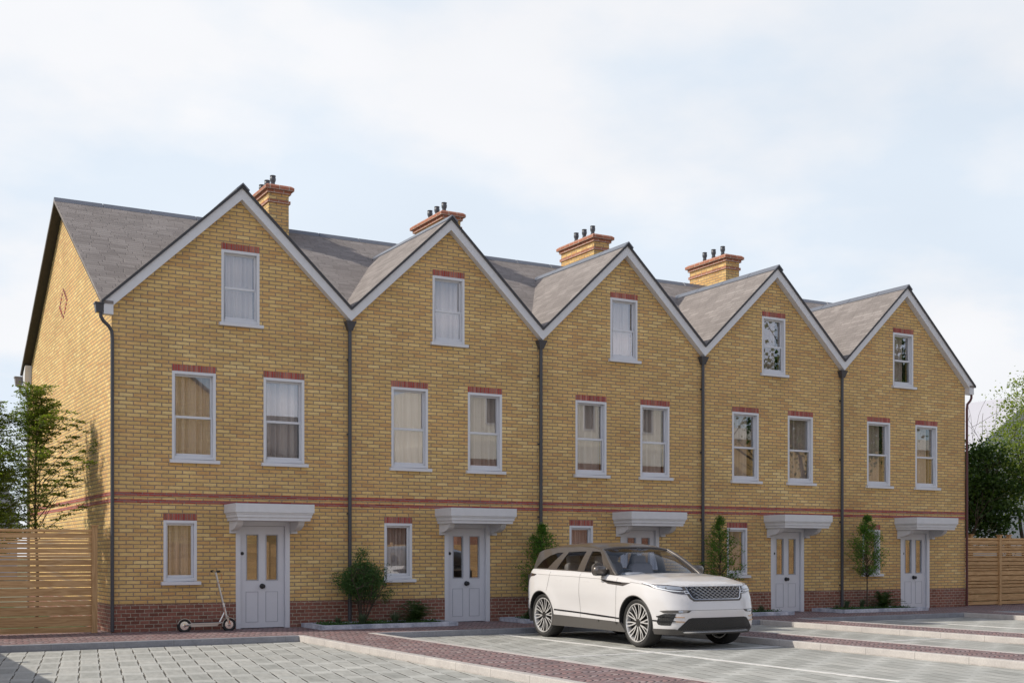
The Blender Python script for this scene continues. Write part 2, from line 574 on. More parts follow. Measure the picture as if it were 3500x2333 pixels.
_cache = {}
def shared(key, fn, name, mat, parent, **k):
    """the same mesh data on every house"""
    if key in _cache:
        src = _cache[key]
        o = src.copy()
        o.name = name
        link(o, parent)
        return o
    o = fn().build(name, mat, parent, **k)
    _cache[key] = o
    return o

def curtain_mb(x0, x1, z0, z1, y, seed, gap=None):
    mb = MB()
    rng = random.Random(seed)
    ph = [rng.uniform(0, 6) for _ in range(4)]
    n = 160
    pts = []
    for i in range(n + 1):
        u = i / n
        x = x0 + (x1 - x0) * u
        w = .040 * math.sin(u * 34 + ph[0] + 1.2 * math.sin(u * 7 + ph[3])) + .020 * math.sin(u * 61 + ph[1] + 2 * math.sin(u * 5 + ph[2]))
        pts.append((x, y + w))
    segs = [(0, n)] if gap is None else [(0, int(gap[0] * n)), (int(gap[1] * n), n)]
    for a, b in segs:
        vs, fs = [], []
        for i in range(a, b + 1):
            vs += [(pts[i][0], pts[i][1], z0), (pts[i][0], pts[i][1], z1)]
        for i in range(b - a):
            fs.append((2 * i, 2 * i + 2, 2 * i + 3, 2 * i + 1))
        mb.add(vs, fs)
    return mb

def make_window(kind, house, idx):
    x0, x1, z0, z1 = WIN[kind]
    f = .050
    def frame():
        mb = MB()
        mb.box(x0, x0 + f, -.006, .16, z0, z1)
        mb.box(x1 - f, x1, -.006, .16, z0, z1)
        mb.box(x0 + f, x1 - f, -.006, .16, z1 - f, z1)
        mb.box(x0 + f, x1 - f, -.006, .16, z0, z0 + .055)
        return mb
    w = shared('frame' + kind, frame, 'window', M['frame'], house, bevel=.004)
    a, b, c, d = x0 + f, x1 - f, z0 + .055, z1 - f
    if kind == 'G':
        sashes = [(a, b, c, d, .055, .035)]
    else:
        mid = (z0 + z1) / 2 - .03
        sashes = [(a, b, mid - .02, d, .085, .030), (a, b, c, mid + .025, .045, .030)]
    for q, (sa, sb, s0, s1, y, t) in enumerate(sashes):
        def sash():
            mb = MB()
            rail = .05 if (q == 0 and kind != 'G') else t
            mb.box(sa, sa + t, y, y + .038, s0, s1)
            mb.box(sb - t, sb, y, y + .038, s0, s1)
            mb.box(sa + t, sb - t, y, y + .038, s1 - (.04 if q else t), s1)
            mb.box(sa + t, sb - t, y, y + .038, s0, s0 + (.05 if (q or kind == 'G') else .045))
            return mb
        shared('sash%s%d' % (kind, q), sash, 'sash', M['frame'], w, bevel=.003)
        shared('pane%s%d' % (kind, q), lambda: MB().box(sa + t, sb - t, y + .014, y + .020, s0 + .04, s1 - .03), 'pane', M['glass'], w)
    def sill():
        return MB().prism([(-.075, z0 - .068), (.10, z0 - .068), (.10, z0 - .004), (-.005, z0 - .004), (-.075, z0 - .010)], 'x', x0 - .048, x1 + .060)
    shared('sill' + kind, sill, 'sill', M['frame'], w, bevel=.004)
    shared('lintel' + kind, lambda: MB().box(x0 - .002, x1 + .002, -.004, .05, z1 + .001, z1 + .118), 'lintel', M['soldier'], w)
    gap = {('A', 1): None, ('T', 3): (.88, .98), ('T', 4): (.86, .98), ('G', 0): (.12, .2), ('B', 0): None,
           ('A', 3): (.86, .99), ('G', 3): (.62, .74), ('A', 4): (.88, .99), ('B', 4): (.84, .97), ('A', 0): (0.0, .06)}.get((kind, idx))
    cu = curtain_mb(a - .01, b + .01, c - .01, d + .01, .235, idx * 10 + ord(kind), gap).build('curtain', M['curtain'], w, smooth=True, fix=False, angle=180)
    return w

def make_house(i, label):
    h = thing('terraced_house', label, 'house', (PITCH * i, 0, 0), group='houses of the yellow brick terrace')
    first, last = i == 0, i == 4
    xl = 0.0 if first else .147
    xr = XR_ALL - PITCH * 4 if last else 4.347
    # front wall with openings
    apex = 7.72 + .03
    zl = 7.72 - SL * (CX - xl) + .03
    zr = 7.72 - SL * (xr - CX) + .03
    outer = [(xl, 0), (DOOR[0] + .02, 0), (DOOR[0] + .02, DOOR[3] - .02), (DOOR[1] - .02, DOOR[3] - .02), (DOOR[1] - .02, 0), (xr, 0), (xr, zr), (CX, apex), (xl, zl)]
    holes = [rect(*[(a + s * .02) for a, s in zip(WIN[k], (1, -1, 1, -1))]) for k in WIN]
    mb = MB().slab(outer, holes, 'y', 0.0, .25)
    prof = [(.25, 0), (YB - .25, 0), (YB - .25, main_z(YB - .25) - .07), (4.71, main_z(4.71) - .07), (.25, main_z(.25) - .07)]
    if first:
        mb.prism(prof, 'x', 0.0, .25)
    if last:
        mb.prism(prof, 'x', xr - .25, xr)
    mb.build('wall', M['brick'], h)
    MB().box(xl, xr, YB - .25, YB, 0, 5.6).build('rear_wall', M['brick'], h)
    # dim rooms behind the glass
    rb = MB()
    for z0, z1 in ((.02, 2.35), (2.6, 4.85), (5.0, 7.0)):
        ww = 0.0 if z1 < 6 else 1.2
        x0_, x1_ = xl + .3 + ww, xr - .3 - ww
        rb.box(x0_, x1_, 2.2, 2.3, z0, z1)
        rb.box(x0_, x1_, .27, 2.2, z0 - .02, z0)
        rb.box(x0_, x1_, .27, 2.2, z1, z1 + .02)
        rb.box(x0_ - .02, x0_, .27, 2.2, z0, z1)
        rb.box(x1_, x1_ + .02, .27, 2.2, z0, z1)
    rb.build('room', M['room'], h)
    # plinth and string courses
    px0 = xl - (.010 if first else 0)
    px1 = xr + (.010 if last else 0)
    pb = MB().box(px0, DOOR[0], -.012, 0.02, 0, .483)
    pc = MB().box(DOOR[1], px1, -.012, 0.02, 0, .483)
    if first:
        pb.box(-.012, .02, .02, YB, 0, .483)
    if last:
        pc.box(xr - .02, xr + .012, .02, YB, 0, .483)
    pb.build('plinth', M['plinth'], h)
    pc.build('plinth', M['plinth'], h)
    for z0, z1 in ((2.366, 2.428), (2.244, 2.306)):
        sb = MB().box(xl - (.006 if first else 0), xr + (.006 if last else 0), -.006, .02, z0, z1)
        if first:
            sb.box(-.006, .02, .02, YB, z0, z1)
        if last:
            sb.box(xr - .02, xr + .006, .02, YB, z0, z1)
        sb.build('string_course', M['brick_red'], h)
    if first:   # red diamond set in the side wall
        db = MB()
        zc, yc = 6.50, 4.79
        n = 9
        for k in range(-n // 2 + 1, n // 2 + 1):
            zz = zc + k * .069
            hw = (1 - abs(k) / 4.6) * .42
            for sgn in ((-1, 1) if abs(k) < 4 else (0,)):
                yy = yc + sgn * hw
                db.box(-.008, .02, yy - .055, yy + .055, zz - .028, zz + .028)
        db.build('brick_diamond', M['brick_red'], h)
    # bargeboard
    def lo(x): return 7.722 - SL * abs(x - CX)
    bl = -.158 if first else xl
    br = xr + .16 if last else xr
    up = [(bl, lo(bl) + .198), (CX, 7.92), (br, lo(br) + .198)]
    low = []
    if last:
        low += [(br, lo(br) - .01), (br, 5.44), (xr, 5.44), (xr, lo(xr))]
    else:
        low += [(xr, lo(xr))]
    low += [(CX, 7.722)]
    if first:
        low += [(0.0, lo(0.0)), (0.0, 5.44), (-.158, 5.44)]
    else:
        low += [(xl, lo(xl))]
    MB().prism(up + low, 'y', -.15, -.001).build('bargeboard', M['white'], h)
    # roofs
    rbm = MB()
    ex0 = -.20 if first else xl
    ex1 = xr + .20 if last else xr
    def tz(x): return 7.925 - SL * abs(x - CX)
    for xa, xb in ((ex0, CX), (CX, ex1)):
        p = [(xa, tz(xa)), (xb, tz(xb)), (xb, tz(xb) + .055), (xa, tz(xa) + .055)]
        if xa < 0:
            e = .012
            rbm.prism([(xa, tz(xa)), (e, tz(e)), (e, tz(e) + .055), (xa, tz(xa) + .055)], 'y', -.172, .06)
            p = [(e, tz(e)), p[1], p[2], (e, tz(e) + .055)]
        if last and xb > xr:
            e = xr - .012
            rbm.prism([(e, tz(e)), (xb, tz(xb)), (xb, tz(xb) + .055), (e, tz(e) + .055)], 'y', -.172, .06)
            p = [p[0], (e, tz(e)), (e, tz(e) + .055), p[3]]
        rbm.prism(p, 'y', -.172, 3.95)
    x0m = -.20 if first else xl
    x1m = xr + .20 if last else xr
    ya, yb = 4.71, 9.58
    rbm.prism([(ya, main_z(ya) - .05), (yb, main_z(yb) - .05), (yb, main_z(yb)), (ya, main_z(ya))], 'x', x0m, x1m)
    def yv(x): return max(.02, (tz(x) - 5.67) / MS - .15 - .02)
    for q in ([(xl, yv(xl)), (CX, yv(CX)), (CX, 4.71), (xl, 4.71)], [(CX, yv(CX)), (xr, yv(xr)), (xr, 4.71), (CX, 4.71)]):
        rbm.add([(x, y, main_z(min(y, 4.709)) - d) for d in (.05, 0) for x, y in q],
                [(3, 2, 1, 0), (4, 5, 6, 7), (0, 1, 5, 4), (1, 2, 6, 5), (2, 3, 7, 6), (3, 0, 4, 7)])
    if first or last:
        ya, yb = -.16, 4.71
        p = [(ya, main_z(ya) - .05), (yb, main_z(yb) - .05), (yb, main_z(yb)), (ya, main_z(ya))]
        rbm.prism(p, 'x', *((x0m, xl) if first else (xr, x1m)))
    roof = rbm.build('roof', M['shingle'], h)
    # dark verge strips under the tiles
    vb = MB()
    for xa, xb in ((ex0, CX), (CX, ex1)):
        p = [(xa, tz(xa) - .004), (xb, tz(xb) - .004), (xb, tz(xb) + .052), (xa, tz(xa) + .052)]
        vb.prism(p, 'y', -.185, -.1725)
    vb.build('verge', M['verge'], roof)
    if first or last:
        so = MB()
        xa, xb = (-.195, -.002) if first else (xr + .002, xr + .195)
        for ya, yb in ((-.10, 4.71), (4.71, 9.54)):
            p = [(ya, main_z(ya) - .085), (yb, main_z(yb) - .085), (yb, main_z(yb) - .052), (ya, main_z(ya) - .052)]
            so.prism(p, 'x', xa, xb)
        so.build('soffit', M['soffit'], roof)
        ebx = MB()
        xa, xb = (-.15, -.001) if first else (xr + .001, xr + .15)
        ebx.prism([(YB - .02, 5.30), (YB + .13, 5.42), (YB + .13, 5.62), (YB - .35, 5.80), (YB - .22, 5.30)], 'x', xa, xb)
        ebx.build('eaves_box', M['white'], roof)
    # ridge tiles: gable ridge, then main ridge
    def ridge_tile(a0, a1, along, cx_, zt, drop):
        w = .125 if along == 'y' else .115
        drop = drop if along == 'y' else .95
        pts = [(cx_ - w, zt - drop * w), (cx_, zt), (cx_ + w, zt - drop * w), (cx_ + w - .012, zt - drop * w - .03), (cx_, zt - .032), (cx_ - w + .012, zt - drop * w - .03)]
        return MB().prism(pts, along, a0, a1)
    y = -.212
    rg = MB()
    while y < 3.7:
        y2 = min(y + .985, 3.84)
        m2 = ridge_tile(y, y2 - .012, 'y', CX, 8.011, SL)
        rg.add(m2.v, m2.f)
        y = y2
    rg.build('ridge', M['ridge'], roof, bevel=.006)
    rg = MB()
    spans = [(x0m, x1m)]
    cl = 4.08 - PITCH if not first else None       # chimney of the house to the left
    lo_x = x0m if first else 4.535 - PITCH
    hi_x = x1m if last else 4.08
    x = lo_x
    while x < hi_x - .02:
        x2 = min(x + .972, hi_x)
        m2 = ridge_tile(x, x2 - .012, 'x', 4.71, 8.648, MS)
        rg.add(m2.v, m2.f)
        x = x2
    rg.build('ridge', M['ridge'], roof, bevel=.006)
    # windows
    for k in WIN:
        make_window(k, h, i)
    # door frame
    fb = MB()
    fb.box(DOOR[0], DOOR[0] + .088, -.010, .17, 0, DOOR[3])
    fb.box(DOOR[1] - .088, DOOR[1], -.010, .17, 0, DOOR[3])
    fb.box(DOOR[0] + .088, DOOR[1] - .088, -.010, .17, 1.865, DOOR[3])
    shared('doorframe', lambda: fb, 'door_frame', M['door'], h, bevel=.004)
    d0, d1 = DOOR[0] + .092, DOOR[1] - .092
    def door():
        panes = [rect(2.392, 2.600, .885, 1.700), rect(2.760, 2.968, .885, 1.700)]
        mb = MB().slab(rect(d0, d1, .012, 1.86), panes, 'y', .055, .10)
        mb.v = [p for p in mb.v]
        return mb
    dr = shared('door', door, 'door', M['door'], h)
    def mould():
        mb = MB()
        for (x0, x1, z0, z1) in ((2.380, 2.612, .870, 1.712), (2.748, 2.980, .870, 1.712)):
            t = .014
            for q in ((x0, x0 + t, z0, z1), (x1 - t, x1, z0, z1), (x0 + t, x1 - t, z0, z0 + t), (x0 + t, x1 - t, z1 - t, z1)):
                mb.box(q[0], q[1], .045, .056, q[2], q[3])
        return mb
    shared('mould', mould, 'glazing_bead', M['bead'], dr)
    def pan():
        mb = MB()
        for (x0, x1, z0, z1) in ((2.374, 2.606, .112, .668), (2.746, 2.978, .112, .668)):
            t = .008
            for q in ((x0, x0 + t, z0, z1), (x1 - t, x1, z0, z1), (x0 + t, x1 - t, z0, z0 + t), (x0 + t, x1 - t, z1 - t, z1)):
                mb.box(q[0], q[1], .050, .0555, q[2], q[3])
        return mb
    shared('panel', pan, 'door_panel', M['bead'], dr)
    for x0 in (2.392, 2.760):
        shared('dpane%g' % x0, lambda: MB().box(x0, x0 + .208, .075, .081, .885, 1.700), 'pane', M['door_glass'], dr)
    shared('knob', lambda: MB().lathe([(.048, .050), (.048, .040), (.020, .034), (.016, .000), (.036, -.008), (.040, -.028), (.028, -.042), (.0, -.044)], (2.678, 0, .767), 'y', 20), 'handle', M['black'], dr, smooth=True)
    shared('bell', lambda: MB().lathe([(.030, .052), (.030, .028), (.024, .020), (0, .019)], (2.303, 0, 1.364), 'y', 16), 'doorbell', M['black'], dr, smooth=True)
    # canopy
    c0, c1 = 1.957, 3.405
    def canopy():
        mb = MB()
        for (z0, z1, s) in ((2.088, 2.242, 0.0), (2.064, 2.088, .018), (2.052, 2.064, .026), (2.004, 2.052, .034), (1.992, 2.004, .050), (1.945, 1.992, .056)):
            mb.box(c0 + s, c1 - s, -.72 + s, -.002, z0, z1)
        return mb
    cn = shared('canopy', canopy, 'canopy', M['stone'], h, bevel=.003)
    for bx in (2.052, 3.192):
        def brk():
            arc = [(-.06 - .40 * math.sin(t), 1.775 + .168 * (1 - math.cos(t))) for t in [math.pi / 2 * k / 9 for k in range(10)]]
            pts = [(-.002, 1.944)] + [(-.002, 1.728), (-.075, 1.728), (-.075, 1.752)] + arc + [(-.47, 1.944)]
            return MB().prism(pts, 'x', bx, bx + .118)
        shared('bracket%g' % bx, brk, 'bracket', M['stone'], cn, bevel=.003)
    # rainwater pipes
    def pipe_clips(mb, x, y, top):
        for z in (.6, 2.1, 3.6, 5.0):
            if z < top:
                mb.box(x - .042, x + .042, y + .01, -.001, z, z + .03)
    if not last:
        x = 4.349
        mb = MB().tube([(x, -.062, .02), (x, -.062, 5.60)], .036, 14)
        pipe_clips(mb, x, -.062, 5.4)
        mb.build('drainpipe', M['pipe'], h, smooth=True)
        hp = MB()
        def ring(w, y0, y1, z): return [(x - w, y0, z), (x + w, y0, z), (x + w, y1, z), (x - w, y1, z)]
        lv = [ring(.042, -.104, -.022, 5.560), ring(.098, -.150, -.004, 5.715), ring(.100, -.153, -.003, 5.735)]
        vs = lv[0] + lv[1] + lv[2]
        fs = [(3, 2, 1, 0), (8, 9, 10, 11)] + [(b * 4 + k, b * 4 + (k + 1) % 4, b * 4 + 4 + (k + 1) % 4, b * 4 + 4 + k) for b in (0, 1) for k in range(4)]
        hp.add(vs, fs).build('hopper', M['pipe'], h)
    if first:
        x = .002
        def corner_pipe(y, zt, mat, sx=-1.0, bx=-.22, wall_y=None):
            pass
        mb = MB().tube([(x, -.045, .02), (x, -.045, 5.05), (x - .01, -.045, 5.17), (x - .06, -.06, 5.25), (x - .16, -.09, 5.33), (x - .20, -.10, 5.40), (x - .20, -.10, 5.46)], .031, 12)
        mb.build('drainpipe', M['pipe'], h, smooth=True)
        hp = MB()
        def box_hopper(hp, cx_, cy_, z0, z1, w):
            vs = []
            for (ww, z) in ((w * .78, z0), (w, z1), (w * 1.14, z1 + .002), (w * 1.14, z1 + .03)):
                vs += [(cx_ - ww, cy_ - ww, z), (cx_ + ww, cy_ - ww, z), (cx_ + ww, cy_ + ww, z), (cx_ - ww, cy_ + ww, z)]
            fs = [(3, 2, 1, 0), (12, 13, 14, 15)] + [(b * 4 + k, b * 4 + (k + 1) % 4, b * 4 + 4 + (k + 1) % 4, b * 4 + 4 + k) for b in range(3) for k in range(4)]
            hp.add(vs, fs)
        box_hopper(hp, -.228, -.09, 5.46, 5.60, .068)
        hp.build('hopper', M['pipe'], h)
        yb = YB + .03
        MB().tube([(-.03, yb, .02), (-.03, yb, 5.0), (-.05, yb + .01, 5.10), (-.16, yb + .08, 5.20), (-.20, yb + .1, 5.27), (-.20, yb + .1, 5.36)], .034, 12).build('drainpipe', M['gutter'], h, smooth=True)
        hp = MB()
        box_hopper(hp, -.235, yb + .10, 5.36, 5.55, .085)
        hp.build('hopper', M['gutter'], h)
    if last:
        x = xr + .028
        MB().tube([(x, -.04, .02), (x, -.04, 5.08), (x + .015, -.045, 5.20), (x + .09, -.07, 5.29), (x + .12, -.08, 5.36), (x + .12, -.08, 5.445)], .031, 12).build('drainpipe', M['pipe_red'], h, smooth=True)
    # chimney on the party wall to the right
    if not last:
        x0, x1, y0, y1 = 4.08, 4.535, 3.936, 5.494
        ch = MB().box(x0, x1, y0, y1, 7.4, 9.30).build('chimney', M['brick'], h)
        MB().box(x0 - .030, x1 + .030, y0 - .030, y1 + .030, 8.957, 9.023).build('chimney_band', M['chimney_red'], ch)
        cp = MB().box(x0 - .042, x1 + .042, y0 - .042, y1 + .042, 9.163, 9.237)
        cp.box(x0 - .095, x1 + .095, y0 - .095, y1 + .095, 9.237, 9.303)
        a, b = .095, .045
        vs = [(x0 - a, y0 - a, 9.303), (x1 + a, y0 - a, 9.303), (x1 + a, y1 + a, 9.303), (x0 - a, y1 + a, 9.303),
              (x0 - b, y0 - b, 9.345), (x1 + b, y0 - b, 9.345), (x1 + b, y1 + b, 9.345), (x0 - b, y1 + b, 9.345)]
        cp.add(vs, [(4, 5, 6, 7), (0, 1, 5, 4), (1, 2, 6, 5), (2, 3, 7, 6), (3, 0, 4, 7)])
        cp.build('chimney_cap', M['chimney_red'], ch, fix=False)
        for py in (4.355, 4.745, 5.13):
            pp = [(.048, 9.34), (.048, 9.44), (.056, 9.45), (.056, 9.47), (.047, 9.48), (.047, 9.52), (.062, 9.55), (.068, 9.60), (.056, 9.635), (.064, 9.645), (.064, 9.668), (.05, 9.668), (.045, 9.60), (0, 9.60)]
            MB().lathe(pp, (x0 + .235, py, 0), 'z', 18).build('chimney_pot', M['pot'], ch, smooth=True)
    return h

M['bead'] = flat('door_bead_paint', (.36, .37, .41), .5)
HL = ['leftmost terraced house with sunlit side wall and a scooter by its door',
      'terraced house behind the round bush, second from the left end',
      'middle terraced house whose door and window stand behind the white car',
      'terraced house behind the front of the white car, second from the right end',
      'rightmost terraced house with maroon corner pipe beside the wooden fence']
for i in range(5):
    make_house(i, HL[i])

# ------------------------------------------------------------------- ground
def struct(o):
    o['kind'] = 'structure'
    return o
ZB = -.097
struct(MB().box(-400, 400, -400, 500, -1.2, -.115).build('ground', M['land']))
struct(MB().box(-40, 70, -60, -2.0, -.114, ZB).build('car_park', M['paving']))
# pavement in front of the terrace and the four garden paths
struct(MB().box(-40, 70, -2.19, 1.2, -.112, 0.0).build('pavement', M['setts']))
struct(MB().box(-40, 0.0, 1.2, 60, -.112, -.01).build('lawn', M['lawn']))
struct(MB().box(21.3, 70, 1.2, 60, -.112, -.012).build('lawn', M['lawn']))
PATHS = [(2.55, 3.945), (8.80, 9.97), (12.45, 13.63), (18.53, 19.77)]
KW = .125
YF = -15.0
for (a, b) in PATHS:
    struct(MB().box(a + KW, b - KW, YF, -2.1905, -.1125, -.0005).build('path', M['setts']))
prev = -40
kb = []
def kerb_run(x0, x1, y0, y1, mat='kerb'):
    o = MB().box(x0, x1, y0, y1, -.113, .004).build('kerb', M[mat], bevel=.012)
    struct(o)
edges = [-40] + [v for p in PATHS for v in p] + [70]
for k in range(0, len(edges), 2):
    kerb_run(edges[k], edges[k + 1], -2.315, -2.19, 'kerb_shaded')
for (a, b) in PATHS:
    kerb_run(a, a + KW, YF, -2.190)
    kerb_run(b - KW, b, YF, -2.190)
def paint(x0, x1, y0, y1):
    struct(MB().box(x0, x1, y0, y1, ZB, ZB + .004).build('parking_line', M['paint']))
def line_grp(xl, y_end=-11.75):
    paint(xl - .05, xl + .05, y_end, -2.33)
line_grp(6.36)
line_grp(15.99)
paint(3.96, 6.308, -7.06, -6.975); paint(6.412, 8.79, -7.06, -6.975)
paint(9.98, 12.44, -7.06, -6.975)
paint(13.64, 15.938, -7.06, -6.975); paint(16.042, 18.52, -7.06, -6.975)

# ----------------------------------------------------------------- planting
def leaf_cloud(name, pts, size, mat, parent=None, jitter=.5, flat_=0.0, aspect=.5, nrm=None):
    """many small leaf faces around given points"""
    pts = np.asarray(pts, float)
    n = len(pts)
    d = RNG.normal(size=(n, 3))
    d[:, 2] *= (1 - flat_)
    if nrm is not None:
        d = d * .6 + nrm
    d /= np.linalg.norm(d, axis=1)[:, None] + 1e-9
    e = RNG.normal(size=(n, 3))
    e[:, 2] *= (1 - flat_)
    e -= d * (d * e).sum(1)[:, None]
    e /= np.linalg.norm(e, axis=1)[:, None] + 1e-9
    s = size * (1 + jitter * RNG.uniform(-1, 1, n))[:, None]
    a = pts - d * s * .5
    m1 = pts + e * s * aspect * .5
    m2 = pts - e * s * aspect * .5
    b = pts + d * s * .5
    V = np.stack([a, m1, b, m2], 1).reshape(-1, 3)
    me = bpy.data.meshes.new(name)
    me.vertices.add(4 * n)
    me.vertices.foreach_set('co', V.astype(np.float32).ravel())
    me.loops.add(4 * n)
    me.loops.foreach_set('vertex_index', np.arange(4 * n, dtype=np.int32))
    me.polygons.add(n)
    me.polygons.foreach_set('loop_start', np.arange(0, 4 * n, 4, dtype=np.int32))
    me.update(calc_edges=True)
    me.materials.append(mat)
    o = bpy.data.objects.new(name, me)
    link(o, parent)
    return o

def grow(rng, base, d, length, r, depth, mb, tips, spread=.6, up=.25, seg=4, kids=(2, 4), shrink=.68, minr=.003, droop=0.0):
    p = Vector(base)
    d = Vector(d).normalized()
    path, rs = [p.copy()], [r]
    for k in range(seg):
        d = (d + Vector((rng.gauss(0, .14), rng.gauss(0, .14), rng.gauss(0, .08) + up * .12 - droop * .1))).normalized()
        p = p + d * length / seg
        path.append(p.copy())
        rs.append(max(minr, r * (1 - .5 * (k + 1) / seg)))
    mb.tube(path, rs, 6 if r > .01 else 4, cap=False)
    if depth == 0:
        tips.append((path[-1], d.copy(), length))
        tips.append((path[-2], d.copy(), length))
        return
    for k in range(rng.randint(*kids)):
        i = rng.randint(1, seg)
        nd = (d + Vector((rng.gauss(0, spread), rng.gauss(0, spread), rng.gauss(0, spread * .5) + up * .5 - droop * .4))).normalized()
        grow(rng, path[i], nd, length * shrink * rng.uniform(.75, 1.15), max(minr, rs[i] * .62), depth - 1, mb, tips, spread, up, seg, kids, shrink, minr, droop)

# left side: two feathery young trees behind the fence
def feathery_tree(loc, label, height, seed, width, nl, gapf=0.0):
    t = thing('garden_tree', label, 'tree', loc, group='feathery young trees behind the left fence')
    rng = random.Random(seed)
    mb, tips = MB(), []
    trunk = [Vector((.02 * math.sin(z * 2), .02 * math.cos(z * 3), z)) for z in np.linspace(0, height * .93, 12)]
    mb.tube(trunk, [max(.006, .035 * (1 - k / 13)) for k in range(12)], 7)
    pts = []
    nb = 54
    for k in range(nb):
        z = height * (.36 + .60 * (k + .5) / nb)
        f = (z / height - .36) / .62
        L = 1.25 * width * (1.0 - .78 * f ** 1.3) * rng.uniform(.5, 1.15)
        az = k * 2.4 + rng.uniform(-.4, .4)
        d = Vector((math.cos(az), math.sin(az), 1.25 + .8 * f))
        p = Vector((0, 0, z))
        path = [p.copy()]
        n = 6
        for q in range(n):
            d = (d + Vector((rng.gauss(0, .1), rng.gauss(0, .1), -.10))).normalized()
            p = p + d * L / n
            path.append(p.copy())
        mb.tube(path, [.009, .008, .0065, .0055, .0045, .0035, .0025], 4, cap=False)
        # sprays: flat sheets of small leaves on side twigs
        for q in range(2, n + 1):
            for w in range(3):
                sd = Vector((rng.gauss(0, 1), rng.gauss(0, 1), rng.gauss(.05, .22))).normalized()
                tl = rng.uniform(.10, .26)
                a = path[q]
                b = a + sd * tl
                mb.tube([a, b], [.0025, .0012], 3, cap=False)
                if rng.random() < gapf:
                    continue
                for s in range(nl):
                    u = rng.random()
                    c = a.lerp(b, u)
                    pts.append((c.x + rng.gauss(0, .05), c.y + rng.gauss(0, .05), c.z + rng.gauss(0, .012)))
    mb.build('trunk', M['bark'], t, fix=False)
    leaf_cloud('crown', pts, .045, M['leaf_tree'], t, flat_=.65, aspect=.5)
    return t
feathery_tree((-.93, 2.0, 0), 'feathery green young tree in front of the sunlit side wall', 4.3, 3, 1.4, 30, .06)
feathery_tree((-1.75, 1.75, 0), 'thin sparse young tree cut by the left edge of the photo', 4.05, 11, 1.0, 22, .25)
feathery_tree((-1.85, .95, 0), 'low leafy young tree at the left edge just behind the fence boards', 3.1, 29, .9, 24, .15)

# right side trees
def crown_tree(name, label, loc, height, crown, n_clumps, leaf, size, seed, mat, trunk_r=.12, aspect=.8, per=60, cr=.35, flat_=.3, lift=.25, group=None):
    t = thing(name, label, 'tree', loc, group=group)
    rng = random.Random(seed)
    mb, tips = MB(), []
    grow(rng, (0, 0, 0), (0, 0, 1), height * .42, trunk_r, 3, mb, tips, .75, .5, 5, (3, 4), .72, .006)
    cx_, cy_, cz_, rx, ry, rz = crown
    pts = []
    for k in range(n_clumps):
        u = rng.uniform(-1, 1); ph = rng.uniform(0, 6.283); rr = rng.random() ** .4
        q = math.sqrt(1 - u * u)
        wob = 1 + .22 * math.sin(3 * ph + seed) * q + .15 * math.sin(5 * u + seed)
        c = np.array([cx_ + rx * rr * wob * q * math.cos(ph), cy_ + ry * rr * wob * q * math.sin(ph), cz_ + rz * rr * u * wob])
        s = cr * rng.uniform(.5, 1.2)
        pts.append(c + RNG.normal(size=(int(per * rng.uniform(.6, 1.3)), 3)) * np.array([s, s, s * .55]))
        # twig toward the clump
        a = Vector((cx_ * .5, cy_ * .5, cz_ - rz * .4))
        b = Vector(c)
        m = a.lerp(b, .55) + Vector((rng.gauss(0, .1), rng.gauss(0, .1), rng.gauss(0, .1)))
        if k % 3 == 0:
            mb.tube([a, m, b], [trunk_r * .22, trunk_r * .1, .006], 5, cap=False)
    mb.build('trunk', M['bark'], t, fix=False)
    leaf_cloud('crown', np.concatenate(pts), size, mat, t, flat_=flat_, aspect=aspect)
    return t
crown_tree('maple_tree', 'dark green maple tree behind the right fence beside the house corner', (25.6, 3.4, 0), 4.6,
           (0.35, 0, 3.2, 1.30, 1.1, 1.55), 260, None, .09, 5, M['leaf_maple'], .10, .85, 54, .22)
crown_tree('birch_tree', 'light green birch tree at the right edge of the photo', (27.6, 3.0, 0), 6.6,
           (0, 0, 4.2, 1.45, 1.3, 2.3), 230, None, .066, 9, M['leaf_birch'], .09, .8, 62, .26)

# planters
def planter(x0, label):
    t = thing('planter', label, 'planter', (x0, 0, 0), group='low stone planters along the house fronts')
    L, D, w = 2.725, 1.09, .13
    mb = MB()
    mb.box(0, L, -D, -D + w, 0, .078)
    mb.box(0, w, -D + w, -.014, 0, .078)
    mb.box(L - w, L, -D + w, -.014, 0, .078)
    mb.box(w, L - w, -.014 - .09, -.014, 0, .078)
    mb.build('border', M['planter'], t, bevel=.006)
    MB().box(w, L - w, -D + w, -.104, 0, .055).build('soil', M['soil'], t)
    return t
PL = [(3.40, 'marbled grey stone planter under the round bush'),
      (7.60, 'marbled grey stone planter behind the rear wheel of the car'),
      (11.78, 'marbled grey stone planter behind the front of the car'),
      (16.02, 'marbled grey stone planter holding the slender tree with bare stem')]
for x, lb in PL:
    planter(x, lb)

def ground_cover(x0, x1, y0, y1, n, seed):
    rng = np.random.default_rng(seed)
    p = np.stack([rng.uniform(x0, x1, n), rng.uniform(y0, y1, n), .055 + np.abs(rng.normal(0, .028, n))], 1)
    k = np.sin(p[:, 0] * 7 + seed) + np.sin(p[:, 1] * 9) + rng.normal(0, .6, n)
    p = p[k > -.35]
    o = leaf_cloud('ground_cover', p, .030, M['leaf_bush'], None, aspect=.6)
    o['kind'] = 'stuff'
    o['label'] = 'low green ground cover growing in the stone planter'
for j, (x, lb) in enumerate(PL):
    ground_cover(x + .15, x + 2.5, -.93, -.13, 5200, j)

